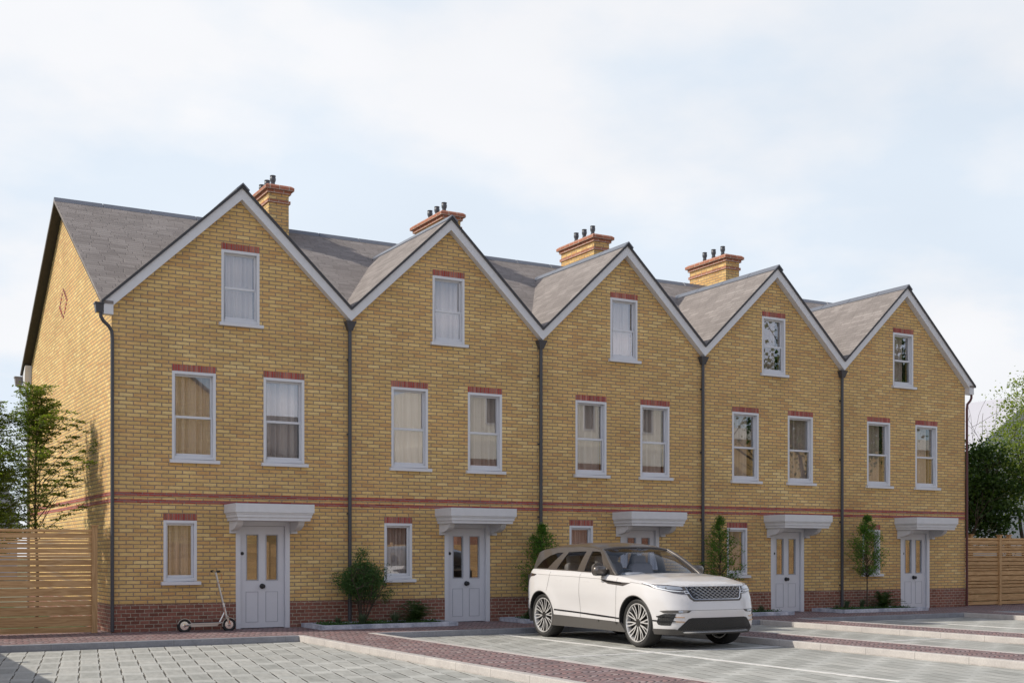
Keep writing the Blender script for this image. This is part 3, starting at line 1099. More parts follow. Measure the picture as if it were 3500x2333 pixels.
def blades(mb, c, n, h, spread, w, rng, lean=1.0):
    for k in range(n):
        az = rng.uniform(0, 6.283)
        L = h * rng.uniform(.6, 1.1)
        out = spread * rng.uniform(.3, 1.0) * lean
        d = Vector((math.cos(az), math.sin(az), 0))
        s = Vector((-d.y, d.x, 0)) * w
        b = Vector(c) + d * rng.uniform(0, .03)
        pts = [b, b + d * out * .35 + Vector((0, 0, L * .6)), b + d * out * .75 + Vector((0, 0, L * .92)), b + d * out * 1.1 + Vector((0, 0, L * .85))]
        vs = []
        for q, p in enumerate(pts):
            ww = (1, .9, .6, .08)[q]
            vs += [p - s * ww, p + s * ww]
        mb.add(vs, [(2 * q, 2 * q + 1, 2 * q + 3, 2 * q + 2) for q in range(3)])

def tuft(x, y, label, h=.21, spread=.16, n=60, w=.007, name='grass_tuft', seed=1, mat='leaf_blade'):
    rng = random.Random(seed)
    mb = MB()
    blades(mb, (0, 0, .05), n, h, spread, w, rng)
    o = mb.build(name, M[mat], None, fix=False, smooth=True)
    o.location = (x, y, 0)
    tag(o, label, 'plant', 'tufts of strappy leaves in the planters')
    return o
tuft(4.30, -.78, 'strappy grey-green tuft at the foot of the round bush', .22, .17, 80, seed=2)
tuft(4.99, -.72, 'strappy grey-green tuft between the round bush and its neighbouring fern', .24, .20, 70, seed=3)
tuft(3.90, -.6, 'fine wispy grass tuft left of the round bush', .17, .10, 90, .003, seed=4)
tuft(16.62, -.55, 'spiky small tuft beside the drainpipe in the rightmost planter', .22, .13, 50, .008, seed=5)
tuft(17.30, -.35, 'spiky tuft behind the bare stem of the slender tree', .24, .15, 50, .008, seed=6)
tuft(16.35, -.5, 'fine wispy grass at the left end of the rightmost planter', .13, .08, 70, .003, seed=7)
tuft(13.95, -.62, 'fine wispy grass beside the car in front of the fourth door', .17, .12, 90, .003, seed=8)

def fern(x, y, label, h, spread, seed):
    rng = random.Random(seed)
    stem, leafs = MB(), MB()
    for k in range(64):
        az = rng.uniform(0, 6.283)
        L = rng.uniform(.6, 1.0)
        out = spread * L * rng.uniform(.35, 1.05)
        hh = h * rng.uniform(.25, 1.05)
        out = spread * L * (1.2 - .75 * (hh / h) ** 1.5)
        d = Vector((math.cos(az), math.sin(az), 0))
        side = Vector((-d.y, d.x, 0))
        n = 16
        pts = []
        for q in range(n + 1):
            u = q / n
            pts.append(Vector((0, 0, .05)) + d * out * u ** 1.2 + Vector((0, 0, hh * math.sin(min(u * 2.1, 2.6)))))
        for q in range(2, n):
            u = q / n
            wl = .085 * math.sin(math.pi * min(1, u * .95 + .08)) + .012
            fw = (pts[q + 1] - pts[q - 1]).normalized() * .018
            for sg in (-1, 1):
                tip = pts[q] + side * sg * wl + fw + Vector((0, 0, -wl * .25))
                leafs.add([pts[q] - fw * .45, pts[q] + fw * .45, tip], [(0, 1, 2)])
        stem.tube(pts[::3], .003, 3, cap=False)
    leafs.add(stem.v, stem.f)
    o = leafs.build('fern', M['leaf_fern'], None, fix=False)
    o.location = (x, y, 0)
    tag(o, label, 'fern', 'ferns in the planters')
fern(5.47, -.52, 'dark bushy fern between the strappy tuft and the second door', .41, .62, 1)
fern(17.85, -.50, 'dark bushy fern right of the slender tree before the rightmost door', .40, .66, 2)
fern(8.10, -.50, 'low dark fern glimpsed left of the car rear wheel', .24, .24, 3)

def bush(x, y, label):
    t = thing('bush', label, 'bush', (x, y, 0))
    rng = random.Random(4)
    mb = MB()
    pts = []
    for k in range(9):
        az = k * .7 + rng.uniform(-.2, .2)
        d = Vector((math.cos(az) * .35, math.sin(az) * .3, 1)).normalized()
        p = Vector((math.cos(az) * .03, math.sin(az) * .03, .05))
        path = [p.copy()]
        for q in range(5):
            d = (d + Vector((rng.gauss(0, .12) + math.cos(az) * .05, rng.gauss(0, .12), .05))).normalized()
            p = p + d * .19
            path.append(p.copy())
        mb.tube(path, [.016, .013, .011, .009, .007, .005], 6, cap=False)
        for q in range(2, 6):
            for w in range(4):
                e = path[q] + Vector((rng.gauss(0, .16), rng.gauss(0, .14), rng.uniform(.0, .22)))
                mb.tube([path[q], path[q].lerp(e, .5) + Vector((0, 0, .02)), e], [.005, .004, .002], 4, cap=False)
    clumps = []
    for k in range(230):
        u = rng.uniform(-1, 1); ph = rng.uniform(0, 6.283); rr = rng.random() ** .38
        q = math.sqrt(1 - u * u)
        cz = .86 + .36 * rr * u
        wid = .46 * (1 - .42 * max(0, (cz - .8) / .45)) * (1 + .16 * math.sin(4 * ph) + .14 * math.sin(7 * ph + 5 * u))
        clumps.append((wid * rr * q * math.cos(ph) - .0, wid * .85 * rr * q * math.sin(ph), cz))
    clumps += [(-.02 + rng.gauss(0, .05), rng.gauss(0, .04), 1.2 + .25 * rng.random()) for _ in range(9)]
    clumps += [(.40 + rng.gauss(0, .09), rng.gauss(0, .1), .58 + rng.gauss(0, .10)) for _ in range(8)]
    clumps += [(-.42 + rng.gauss(0, .07), rng.gauss(0, .1), .92 + rng.gauss(0, .08)) for _ in range(8)]
    clumps += [(.30 + rng.gauss(0, .07), rng.gauss(0, .1), 1.02 + rng.gauss(0, .09)) for _ in range(8)]
    for c in clumps:
        pts.append(np.array(c) + RNG.normal(size=(52, 3)) * .052)
    mb.build('stem', M['bark'], t, fix=False)
    leaf_cloud('foliage', np.concatenate(pts), .034, M['leaf_bush'], t, aspect=.42)
bush(4.43, -.5, 'round dark green bush on bare stems beside the first drainpipe')

def slim_tree(x, y, label, top, z0, w, seed, stem0=.05, n=170):
    t = thing('slender_tree', label, 'small tree', (x, y, 0), group='slender young trees in the planters')
    rng = random.Random(seed)
    mb = MB()
    mb.tube([(0, 0, stem0), (.008, .01, z0), (-.01, 0, (z0 + top) / 2), (-.03, 0, top)], [.016, .013, .008, .003], 7)
    pts = []
    for k in range(n):
        u = rng.random() ** .85
        z = z0 + (top - z0) * u
        r = w * (math.sin(math.pi * min(1, .16 + u * .88)) ** .8 + .04) * rng.uniform(.5, 1.18)
        az = rng.uniform(0, 6.283)
        a = Vector((0, 0, max(z0 - .05, z - r * .9)))
        e = Vector((math.cos(az) * r, math.sin(az) * r * .8, z))
        mb.tube([a, a.lerp(e, .55), e], [.005, .0035, .0018], 4, cap=False)
        for q in range(3):
            c = a.lerp(e, 1 - .22 * q)
            pts.append(np.array(c) + RNG.normal(size=(14, 3)) * np.array([.042, .042, .026]))
    mb.build('stem', M['bark'], t, fix=False)
    leaf_cloud('foliage', np.concatenate(pts), .042, M['leaf_slim'], t, aspect=.4, flat_=.35)
slim_tree(8.36, -.42, 'slender leafy tree behind the rear of the white car', 1.95, .45, .46, 21)
slim_tree(12.88, -.5, 'slender leafy tree behind the bonnet of the white car', 2.17, .40, .50, 22)
slim_tree(17.22, -.6, 'slender tree with bare lower stem left of the rightmost door', 2.25, .86, .47, 23)

# ------------------------------------------------------------------- fences
GAPS = [1.755, 1.716, 1.620, 1.585, 1.535, 1.452, 1.365, 1.318, 1.262, 1.160, 1.048, .985, .912, .785, .640, .560, .470, .305, .118]
GAPS_BACK = [q if i in (6, 7) else q - .032 for i, q in enumerate(GAPS)]
def boards_mb(x0, x1, y0, y1, seed, gaps=GAPS, g=.016):
    mb = MB()
    zt = 1.735
    for z in gaps[1:]:
        mb.box(x0, x1, y0, y1, z + g / 2, zt)
        zt = z - g / 2
    mb.box(x0, x1, y0, y1, .02, zt)
    return mb
def post_cap(mb, x, y, w, z):
    mb.box(x - w - .012, x + w + .012, y - w - .012, y + w + .012, z - .028, z - .014)
    mb.box(x - w - .024, x + w + .024, y - w - .024, y + w + .024, z - .014, z)
def fence(name_label, xs, y, zc, gap=.0125, top=1.775, boards_y=.02, battens=False, gaps=GAPS):
    """xs: post centres from left to right; boards run between them"""
    t = thing('wooden_fence', name_label, 'fence', (xs[0], y, 0))
    ox = xs[0]
    for k, x in enumerate(xs):
        p = MB().box(x - ox - .045, x - ox + .045, -.045, .045, 0, zc - .028).build('post', M['timber_post'], t, bevel=.004)
        mb = MB()
        post_cap(mb, x - ox, 0, .045, zc)
        mb.build('post_cap', M['timber_post'], p)
    for a, b in zip(xs[:-1], xs[1:]):
        mb = boards_mb(a - ox + .046, b - ox - .046, boards_y - .02, boards_y, 1, gaps, g=gap)
        mb.box(a - ox + .046, b - ox - .046, boards_y - .035, boards_y + .012, 1.7351, 1.775)
        mb.build('board_panel', M['timber'], t)
        if battens:
            bt = MB()
            L = b - a
            for f in (.14, .5, .86):
                bt.box(a - ox + L * f - .03, a - ox + L * f + .03, boards_y + .001, boards_y + .03, .02, 1.73)
            bt.build('batten', M['batten'], t)
    return t
fence('slatted larch fence between the left edge and the leftmost house', [-3.75, -2.05, -.255], .165, 1.852)
# its return along the side of the car park, outside the frame: throws the shadow in the foreground
rf = thing('wooden_fence', 'slatted larch fence returning along the left side of the car park', 'fence', (-4.30, -10.6, 0))
yy = [0.0, 1.85, 3.7, 5.55, 7.4, 9.2]
for k, y in enumerate(yy):
    p = MB().box(-.05, .05, y - .05, y + .05, -.1, 1.83).build('post', M['timber_post'], rf, bevel=.004)
    mb = MB(); post_cap(mb, 0, y, .05, 1.86); mb.build('post_cap', M['timber_post'], p)
for a, b in zip(yy[:-1], yy[1:]):
    mb = MB()
    zt = 1.775
    for z in (1.55, 1.30, 1.05, .8, .55, .3):
        mb.box(-.012, .012, a + .051, b - .051, z + .006, zt); zt = z - .006
    mb.box(-.012, .012, a + .051, b - .051, -.08, zt)
    mb.build('board_panel', M['timber'], rf)
fence('tall larch board fence right of the terrace', [21.42, 22.98, 24.5, 26.0, 27.5], .30, 1.862, .022)
fence('second larch fence whose post caps show just behind the right board fence', [22.25, 23.75, 25.25, 27.0], .62, 1.875, .016, gaps=GAPS_BACK)

# ------------------------------------------------ far buildings and the other side of the yard
def simple_house(name, label, x0, x1, y0, y1, eave, ridge, along, wall, roof, wins=(), trim=None, cat='building', face='y+'):
    t = thing(name, label, cat, ((x0 + x1) / 2, (y0 + y1) / 2, 0))
    ox, oy = (x0 + x1) / 2, (y0 + y1) / 2
    a, b, c, d = x0 - ox, x1 - ox, y0 - oy, y1 - oy
    if along == 'x':      # ridge along x
        m = (c + d) / 2
        MB().prism([(c, 0), (d, 0), (d, eave), (m, ridge), (c, eave)], 'x', a, b).build('wall', wall, t)
        rb = MB()
        s = (ridge - eave) / (d - m)
        for p in ([(c - .3, eave - .3 * s), (m, ridge), (m, ridge + .15), (c - .3, eave - .3 * s + .15)], [(d + .3, eave - .3 * s), (m, ridge), (m, ridge + .15), (d + .3, eave - .3 * s + .15)]):
            rb.prism(p, 'x', a - .2, b + .2)
        rb.build('roof', roof, t)
    elif along == 'y':
        m = (a + b) / 2
        MB().prism([(a, 0), (b, 0), (b, eave), (m, ridge), (a, eave)], 'y', c, d).build('wall', wall, t)
        rb = MB()
        s = (ridge - eave) / (b - m)
        for p in ([(a - .3, eave - .3 * s), (m, ridge), (m, ridge + .15), (a - .3, eave - .3 * s + .15)], [(b + .3, eave - .3 * s), (m, ridge), (m, ridge + .15), (b + .3, eave - .3 * s + .15)]):
            rb.prism(p, 'y', c - .2, d + .2)
        rb.build('roof', roof, t)
    else:                 # flat roof with parapet
        MB().box(a, b, c, d, 0, eave).build('wall', wall, t)
        MB().box(a - .15, b + .15, c - .15, d + .15, eave, ridge).build('roof', roof, t)
    for (wx0, wx1, wz0, wz1) in wins:
        f = MB()
        yy_ = d
        e = .09
        f.box(wx0 - ox, wx0 - ox + e, yy_, yy_ + .05, wz0, wz1)
        f.box(wx1 - ox - e, wx1 - ox, yy_, yy_ + .05, wz0, wz1)
        f.box(wx0 - ox + e, wx1 - ox - e, yy_, yy_ + .05, wz1 - e, wz1)
        f.box(wx0 - ox + e, wx1 - ox - e, yy_, yy_ + .05, wz0, wz0 + e)
        f.box(wx0 - ox + e, wx1 - ox - e, yy_, yy_ + .05, (wz0 + wz1) / 2 - .04, (wz0 + wz1) / 2 + .04)
        f.box(wx0 - ox - .08, wx1 - ox + .08, yy_, yy_ + .12, wz0 - .09, wz0 - .001)
        w = f.build('window', M['frame'], t)
        MB().box(wx0 - ox + e, wx1 - ox - e, yy_ + .001, yy_ + .02, wz0 + e, wz1 - e).build('pane', M['dark_pane'], w)
    return t
M['dark_pane'] = flat('dark_pane', (.03, .035, .04), .05, spec=.8)
M['slate'] = flat('plain_slate', (.12, .12, .13), .7, var=.15, nscale=3)
M['red_wall'] = brick('red_house_brick', [(.28, .10, .06), (.36, .15, .09), (.32, .12, .08)], (.40, .34, .28), .24, .075)
M['cream'] = flat('cream_cladding', (.72, .68, .60), .7, var=.03)
simple_house('pale_house', 'pale white far house with steep gable behind the birch tree', 44.0, 56.0, 20.0, 30.0, 5.4, 9.4, 'y', M['ghost'], M['ghost_roof'], cat='house')
simple_house('pale_house', 'pale low far house left of the steep white gable', 36.5, 47.0, 26.5, 36.0, 6.2, 8.9, 'x', M['ghost'], M['ghost_roof'], cat='house')
simple_house('pale_house', 'grey blue far house glimpsed through the young trees on the left', -6.0, 4.5, 46.0, 56.0, 2.6, 4.8, 'x', M['ghost'], M['slate'], cat='house')
# across the yard, seen only as reflections in the windows
simple_house('yellow_house', 'yellow brick gabled house across the yard mirrored in the leftmost windows', 4.0, 15.0, -50.0, -38.0, 7.2, 11.4, 'y', M['brick'], M['slate'],
             [(6.3, 7.5, 4.2, 6.2), (12.0, 13.2, 4.2, 6.2)], cat='house')
simple_house('annexe', 'low yellow annexe with dark roof beside the gabled house across the yard', 15.1, 21.0, -48.0, -38.5, 6.4, 8.8, 'x', M['brick'], M['slate'], [(17, 18.2, 3.2, 5.2)], cat='house')
rb_ = simple_house('apartment_block', 'red brick and white apartment block across the yard', 26.0, 45.0, -52.0, -38.0, 6.6, 7.6, 'flat', M['red_wall'], M['cream'],
             [(28.4, 29.8, 3.4, 5.4), (34.5, 35.9, 3.4, 5.4), (40.5, 41.9, 3.4, 5.4)])
ub = MB().box(-9.4, 5.5, -7, 6.6, 7.62, 11.0).build('upper_storey', M['cream'], rb_)
for wx in (-7.5, -6.2, -4.9, -1.0, .3, 3.2):
    w = MB().box(wx, wx + .75, 6.6, 6.64, 8.6, 10.2).build('window', M['frame'], rb_)
    MB().box(wx + .08, wx + .67, 6.641, 6.66, 8.68, 10.12).build('pane', M['dark_pane'], w)
simple_house('yellow_house', 'wide yellow brick house with cream band across the yard', 45.5, 72.0, -52.0, -38.5, 8.6, 9.3, 'flat', M['brick'], M['cream'],
             [(48, 49.4, 4.0, 6.2), (53, 54.4, 4.0, 6.2), (58.5, 59.9, 4.0, 6.2), (64, 65.4, 4.0, 6.2)], cat='house')
fy = thing('wooden_fence', 'long larch fence across the yard mirrored in the door panes', 'fence', (5.0, -31.0, 0))
mb = MB()
for k in range(30):
    x = k * 2.0
    zt = 1.8
    for z in (1.6, 1.42, 1.2, 1.0, .75, .5, .25):
        mb.box(x + .05, x + 1.95, -.02, .02, z + .008, zt); zt = z - .008
    mb.box(x + .05, x + 1.95, -.02, .02, .02, zt)
mb.build('board_panel', M['timber'], fy)
for k in range(31):
    MB().box(k * 2.0 - .05, k * 2.0 + .05, -.05, .05, -.1, 1.9).build('post', M['timber_post'], fy)
crown_tree('maple_tree', 'tall broad tree across the yard mirrored in the right attic windows', (33.0, -17.0, 0), 13.0,
           (0, 0, 8.5, 4.4, 4.0, 4.2), 190, None, .17, 15, M['leaf_maple'], .3, .8, 130, .62)

# ------------------------------------------------------------------ scooter
M['alu'] = flat('brushed_aluminium', (.62, .61, .60), .32, .9)
M['chrome'] = flat('polished_metal', (.75, .75, .76), .12, 1.0)
M['rubber'] = flat('black_rubber', (.018, .018, .018), .7, var=.2)
M['orange'] = flat('orange_plastic', (.55, .12, .03), .4)
def scooter():
    t = thing('kick_scooter', 'silver kick scooter with orange details leaning by the leftmost door', 'scooter', (0, -.35, 0))
    rx, fx = 1.156, 1.944
    for cx_ in (rx, fx):
        tp = [(.078 + .033 * (1 + math.cos(a)) * .5 * 1.9 - .012, .022 * math.sin(a)) for a in [2 * math.pi * k / 14 for k in range(14)]]
        w = MB().lathe(tp, (cx_, 0, .108), 'y', 30, closed=True).build('wheel', M['rubber'], t, smooth=True)
        MB().lathe([(.082, -.012), (.082, .012), (.074, .015), (.070, .004), (.03, .012), (.0, .012), (0, -.016), (.028, -.016), (.070, -.006), (.074, -.015)], (cx_, 0, .108), 'y', 24).build('rim', M['chrome'], w, smooth=True)
        rb = MB()
        pts = [(-.035, .0), (.035, .006), (.033, .012), (-.033, .012)]
        if cx_ == rx:
            rb.box(cx_ - .005, cx_ + .07, -.030, -.026, .100, .114)
        else:
            rb.prism([(cx_ - .012, .18), (cx_ + .004, .18), (cx_ + .022, .115), (cx_ + .006, .112)], 'y', -.036, -.032)
        rb.build('reflector', M['orange'], w)
    # mudguards
    def guard(cx_, a0, a1, r):
        mb = MB()
        n = 12
        vs = []
        for k in range(n + 1):
            a = a0 + (a1 - a0) * k / n
            for rr in (r, r + .008):
                for y in (-.030, .030):
                    vs.append((cx_ + rr * math.cos(a), y, .108 + rr * math.sin(a)))
        fs = []
        for k in range(n):
            b, c = 4 * k, 4 * k + 4
            fs += [(b, b + 1, c + 1, c), (b + 2, c + 2, c + 3, b + 3), (b, c, c + 2, b + 2), (b + 1, b + 3, c + 3, c + 1)]
        fs += [(0, 2, 3, 1), (4 * n, 4 * n + 1, 4 * n + 3, 4 * n + 2)]
        mb.add(vs, fs)
        return mb.build('mudguard', M['alu'], t, smooth=True)
    guard(rx, R(12), R(165), .118)
    guard(fx, R(40), R(195), .118)
    dk = MB()
    dk.prism([(rx + .06, .118), (rx + .15, .128), (fx - .20, .128), (fx - .13, .142), (fx - .13, .155), (rx + .13, .152), (rx + .06, .135)], 'y', -.075, .075)
    dk.prism([(rx + .10, .085), (fx - .22, .092), (fx - .20, .128), (rx + .10, .128)], 'y', -.065, .065)
    for y in (-.03, .022):
        dk.box(rx - .01, rx + .12, y, y + .008, .098, .122)
    dk.build('deck', M['alu'], t, bevel=.004)
    MB().box(rx + .15, fx - .16, -.066, .066, .1551, .160).build('grip_tape', M['rubber'], t)
    top = Vector((1.705, 0, 1.035))
    low = Vector((1.905, 0, .21))
    MB().tube([low, low.lerp(top, .30)], .026, 14).build('steering_tube', M['alu'], t, smooth=True)
    MB().tube([low.lerp(top, .30), low.lerp(top, .33)], .030, 14).build('clamp', M['chrome'], t, smooth=True)
    MB().tube([low.lerp(top, .33), top], .018, 14).build('stem', M['alu'], t, smooth=True)
    MB().tube([(fx - .17, 0, .145), low.lerp(top, .16)], .017, 12).build('brace', M['alu'], t, smooth=True)
    fk = MB()
    for y in (-.030, .022):
        fk.prism([(1.885, .25), (1.925, .25), (1.962, .115), (1.940, .095)], 'y', y, y + .008)
    fk.box(1.88, 1.93, -.03, .03, .235, .262)
    fk.build('fork', M['alu'], t, bevel=.003)
    hb = MB().tube([(1.70, -.235, 1.05), (1.70, -.08, 1.045), (1.70, .08, 1.045), (1.70, .235, 1.05)], .014, 12).build('handlebar', M['alu'], t, smooth=True)
    for y0, y1 in ((-.245, -.13), (.13, .245)):
        MB().tube([(1.70, y0, 1.05), (1.70, y1, 1.047)], .021, 12).build('grip', M['rubber'], hb, smooth=True)
    MB().tube([(1.70, -.10, 1.055), (1.735, -.15, 1.05), (1.745, -.2, 1.04)], .006, 8).build('brake_lever', M['black'], hb, smooth=True)
    MB().tube([(1.715, -.11, 1.04), (1.79, -.10, .99), (1.79, -.06, .90), (1.748, -.02, .84)], .004, 6).build('brake_cable', M['orange'], hb, smooth=True)
    MB().tube([(1.858, -.026, .42), (1.848, -.04, .36), (1.862, -.028, .30)], .004, 6).build('brake_cable', M['orange'], t, smooth=True)
scooter()

# ---------------------------------------------------------------------- car
M['carpaint'] = flat('pearl_white_paint', (.665, .645, .64), .28, 0, .5, coat=.8)
M['bronze'] = flat('bronze_grey_roof_paint', (.125, .110, .100), .30, .5, .5, coat=.6)
M['clad'] = flat('dark_grey_cladding', (.085, .078, .072), .55)
M['trim'] = flat('gloss_black_trim', (.014, .014, .016), .18, spec=.6)
M['seam'] = flat('panel_gap', (.24, .225, .215), .7)
M['mesh'] = None
def grille_mat():
    t = NT('dark_grille_mesh')
    g = t.n('ShaderNodeTexCoord').outputs['Object']
    s = t.n('ShaderNodeSeparateXYZ'); t.l(g, s.inputs[0])
    W, H = .030, .016
    row = t.math('FLOOR', t.math('DIVIDE', s.outputs[2], H))
    u = t.math('ADD', t.math('DIVIDE', s.outputs[1], W), t.math('MULTIPLY', t.math('PINGPONG', row, 1.0), .5))
    fu = t.math('SUBTRACT', u, t.math('FLOOR', u)); fv = t.math('SUBTRACT', t.math('DIVIDE', s.outputs[2], H), row)
    d = t.math('MAXIMUM', t.math('ABSOLUTE', t.math('SUBTRACT', fu, .5)), t.math('ABSOLUTE', t.math('SUBTRACT', fv, .5)))
    f = t.maprange(d, .36, .44)
    t.bump(f, .004, 1.0)
    return t.base(t.mix(f, (.008, .008, .008), (.05, .048, .046)), .45)
M['mesh'] = grille_mat()
M['silver'] = flat('satin_silver_trim', (.58, .58, .59), .25, .9)
M['copper'] = flat('satin_copper_trim', (.55, .37, .25), .3, .8)
M['lens'] = flat('clear_lamp_lens', (.42, .45, .50), .08, .35, .8, coat=1.0)
M['lens_dark'] = flat('smoked_lamp_lens', (.10, .09, .095), .1, .2, .8, coat=1.0)
M['drl'] = flat('frosted_light_guide', (.80, .83, .88), .2, 0, .7)
M['red_lens'] = flat('smoked_tail_lens', (.045, .032, .032), .12, 0, .7, coat=1.0)
M['carglass'] = glass('tinted_car_glass', .05, (.66, .68, .70))
M['screen'] = glass('windscreen_glass', .075, (.78, .83, .92))
M['seat'] = flat('grey_seat_leather', (.34, .31, .295), .55, var=.1)
M['dash'] = flat('pale_dashboard', (.46, .43, .40), .6)
M['under'] = flat('black_underbody', (.012, .012, .012), .9)
M['tyre'] = flat('tyre_rubber', (.022, .021, .020), .62, var=.25, nscale=30)
M['alloy'] = flat('diamond_cut_alloy', (.80, .78, .76), .32, .55)
M['alloy_dark'] = flat('dark_alloy', (.10, .095, .09), .32, .7)

def catmull(pts, t):
    n = len(pts)
    i = min(int(math.floor(t)), n - 2)
    f = t - i
    g = lambda k: pts[max(0, min(n - 1, k))]
    p0, p1, p2, p3 = g(i - 1), g(i), g(i + 1), g(i + 2)
    if i == 0:
        p0 = (p2[0], -p2[1]) if abs(p1[1]) < 1e-6 else (2 * p1[0] - p2[0], 2 * p1[1] - p2[1])
    if i + 2 > n - 1:
        p3 = (p1[0], -p1[1]) if abs(p2[1]) < 1e-6 else (2 * p2[0] - p1[0], 2 * p2[1] - p1[1])
    return tuple(.5 * (2 * b + (c - a) * f + (2 * a - 5 * b + 4 * c - d) * f * f + (3 * b - a - 3 * c + d) * f ** 3) for a, b, c, d in zip(p0, p1, p2, p3))

def lerp_table(tab, v):
    if v <= tab[0][0]:
        return tab[0][1]
    for (a, x), (b, y) in zip(tab[:-1], tab[1:]):
        if v <= b:
            f = (v - a) / (b - a)
            f = f * f * (3 - 2 * f) * .5 + f * .5
            return x + (y - x) * f
    return tab[-1][1]

BASE = [(3.745, 0), (3.735, .33), (3.69, .60), (3.575, .80), (3.34, .91), (2.95, .948), (2.3, .952), (1.5, .948), (.7, .950), (0, .955), (-.38, .930), (-.60, .862), (-.76, .72), (-.83, .45), (-.85, 0)]
FW = [1, 1, 1, .95, .8, .45, .12, 0, 0, 0, 0, 0, 0, 0, 0]
RW = [0, 0, 0, 0, 0, 0, 0, 0, 0, 0, .3, .7, 1, 1, 1]
XF = [(.20, -.10), (.27, -.05), (.33, -.005), (.45, 0), (.58, -.012), (.72, -.045), (.88, -.105), (.97, -.15), (1.03, -.20), (1.2, -.30)]
XRR = [(.20, .10), (.40, .02), (.60, 0), (.80, .015), (1.0, .05), (1.2, .13)]
YS = [(.20, .950), (.30, .962), (.45, .978), (.62, .992), (.80, 1.0), (.95, .995), (1.05, .982), (1.20, .955)]
TMAX = len(BASE) - 1
def ztop(t):
    tab = [(0, .985), (2, .985), (3, .995), (4, 1.010), (5, 1.045), (6, 1.105), (7, 1.145), (8, 1.168), (9, 1.182), (10, 1.19), (12, 1.195), (14, 1.20)]
    return lerp_table(tab, t)
def body(t, z):
    C = [(x + w * lerp_table(XF, z) + r * lerp_table(XRR, z), y * lerp_table(YS, z)) for (x, y), w, r in zip(BASE, FW, RW)]
    x, y = catmull(C, t)
    d = max(0.0, 1 - (ztop(t) - z) / .085)
    ins = .045 * (1 - math.sqrt(max(0.0, 1 - min(1, d) ** 2)))
    s = min(1.0, t / 3.0)
    if t < 5:
        x -= ins * (1 - t / 5)
    y -= ins * min(1, t / 3)
    # wheel arch shoulders and door scoop
    for ax in (0.0, 2.84):
        r = math.hypot(x - ax, z - .383)
        y += .020 * math.exp(-((r - .46) / .10) ** 2) * min(1, max(0, (t - 3) / 1.5))
    if 5 < t < 10:
        y -= .022 * math.exp(-((x - 1.42) / .62) ** 4) * math.exp(-((z - .56) / .17) ** 2)
    return Vector((x, y, z))
def t_of_x(x, z):
    a, b = 2.0, 12.5
    for _ in range(40):
        m = (a + b) / 2
        if body(m, z).x > x: a = m
        else: b = m
    return (a + b) / 2
def t_of_y(y, z):
    a, b = 0.0, 5.5
    for _ in range(40):
        m = (a + b) / 2
        if body(m, z).y < y: a = m
        else: b = m
    return (a + b) / 2
def nrm_at(t, z):
    e = .02
    du = body(min(TMAX, t + e), z) - body(max(0, t - e), z)
    dv = body(t, z + .01) - body(t, z - .01)
    n = du.cross(dv)
    n.normalize()
    if n.y < 0 and t > 2 or (t <= 2 and n.x < 0):
        n = -n
    return n
TS = .45     # t to metres, roughly, for the triangulation
def to_tz(v):
    if v[0] == 'x': return (t_of_x(v[1], v[2]), v[2])
    if v[0] == 'y': return (math.copysign(t_of_y(abs(v[1]), v[2]), v[1]), v[2])
    return (v[1], v[2])
def densify(poly, step):
    out = []
    n = len(poly)
    for i in range(n):
        a, b = Vector(poly[i]), Vector(poly[(i + 1) % n])
        m = max(1, int((b - a).length / step))
        out += [tuple(a.lerp(b, k / m)) for k in range(m)]
    return out
def tri_region(outer, holes, step):
    """triangulate a 2-D region with interior points"""
    pts, edges = [], []
    for lp in [outer] + holes:
        k = len(pts); n = len(lp)
        pts += [Vector(p) for p in lp]
        edges += [(k + i, k + (i + 1) % n) for i in range(n)]
    xs = [p[0] for p in outer]; ys = [p[1] for p in outer]
    x0, x1, y0, y1 = min(xs), max(xs), min(ys), max(ys)
    nx, ny = int((x1 - x0) / step), int((y1 - y0) / step)
    for i in range(1, nx + 1):
        for j in range(1, ny + 1):
            p = (x0 + (i - .5 + .25 * (j % 2)) * (x1 - x0) / (nx + .5), y0 + (j - .5) * (y1 - y0) / (ny + .0001))
            if inside(p, outer) and not any(inside(p, h) for h in holes):
                if min((Vector(p) - q).length for q in pts[:sum(len(l) for l in [outer] + holes)]) > step * .45:
                    pts.append(Vector(p))
    r = delaunay_2d_cdt(pts, edges, [], 0, 1e-6)
    vv, ff = r[0], r[2]
    fs = []
    for f in ff:
        c = sum((vv[i] for i in f), Vector((0, 0))) / len(f)
        if inside(c, outer) and not any(inside(c, h) for h in holes):
            fs.append(tuple(f))
    return vv, fs
def skin(outer, holes, step, fn, thick=0.0, side=1):
    """map a 2-D region through fn -> (point, normal); thick adds a rim going inwards"""
    vv, fs = tri_region(outer, holes, step)
    mb = MB()
    P = [fn(v[0], v[1]) for v in vv]
    mb.add([p for p, n in P], fs)
    if thick:
        for lp in [outer] + holes:
            n = len(lp)
            Q = [fn(v[0], v[1]) for v in lp]
            vs = [p for p, nn in Q] + [p - nn * thick for p, nn in Q]
            mb.add(vs, [(i, (i + 1) % n, n + (i + 1) % n, n + i) for i in range(n)])
    return mb
def panel(poly, off, step=.05, thick=.006, sy=-1, holes=(), dens=.05):
    """patch on the body shell; poly vertices ('x',x,z) on the side or ('y',y,z) on the nose; sy -1 = right side of the car"""
    def prep(pl):
        return densify([(a * TS, b) for a, b in (to_tz(v) for v in pl)], dens)
    def fn(a, z):
        t = a / TS
        p = body(abs(t), z); n = nrm_at(abs(t), z)
        if t < 0: p.y, n.y = -p.y, -n.y
        q = p + n * off
        return Vector((q.x, q.y * sy, q.z)), Vector((n.x, n.y * sy, n.z))
    return skin(prep(poly), [prep(h) for h in holes], step, fn, thick)

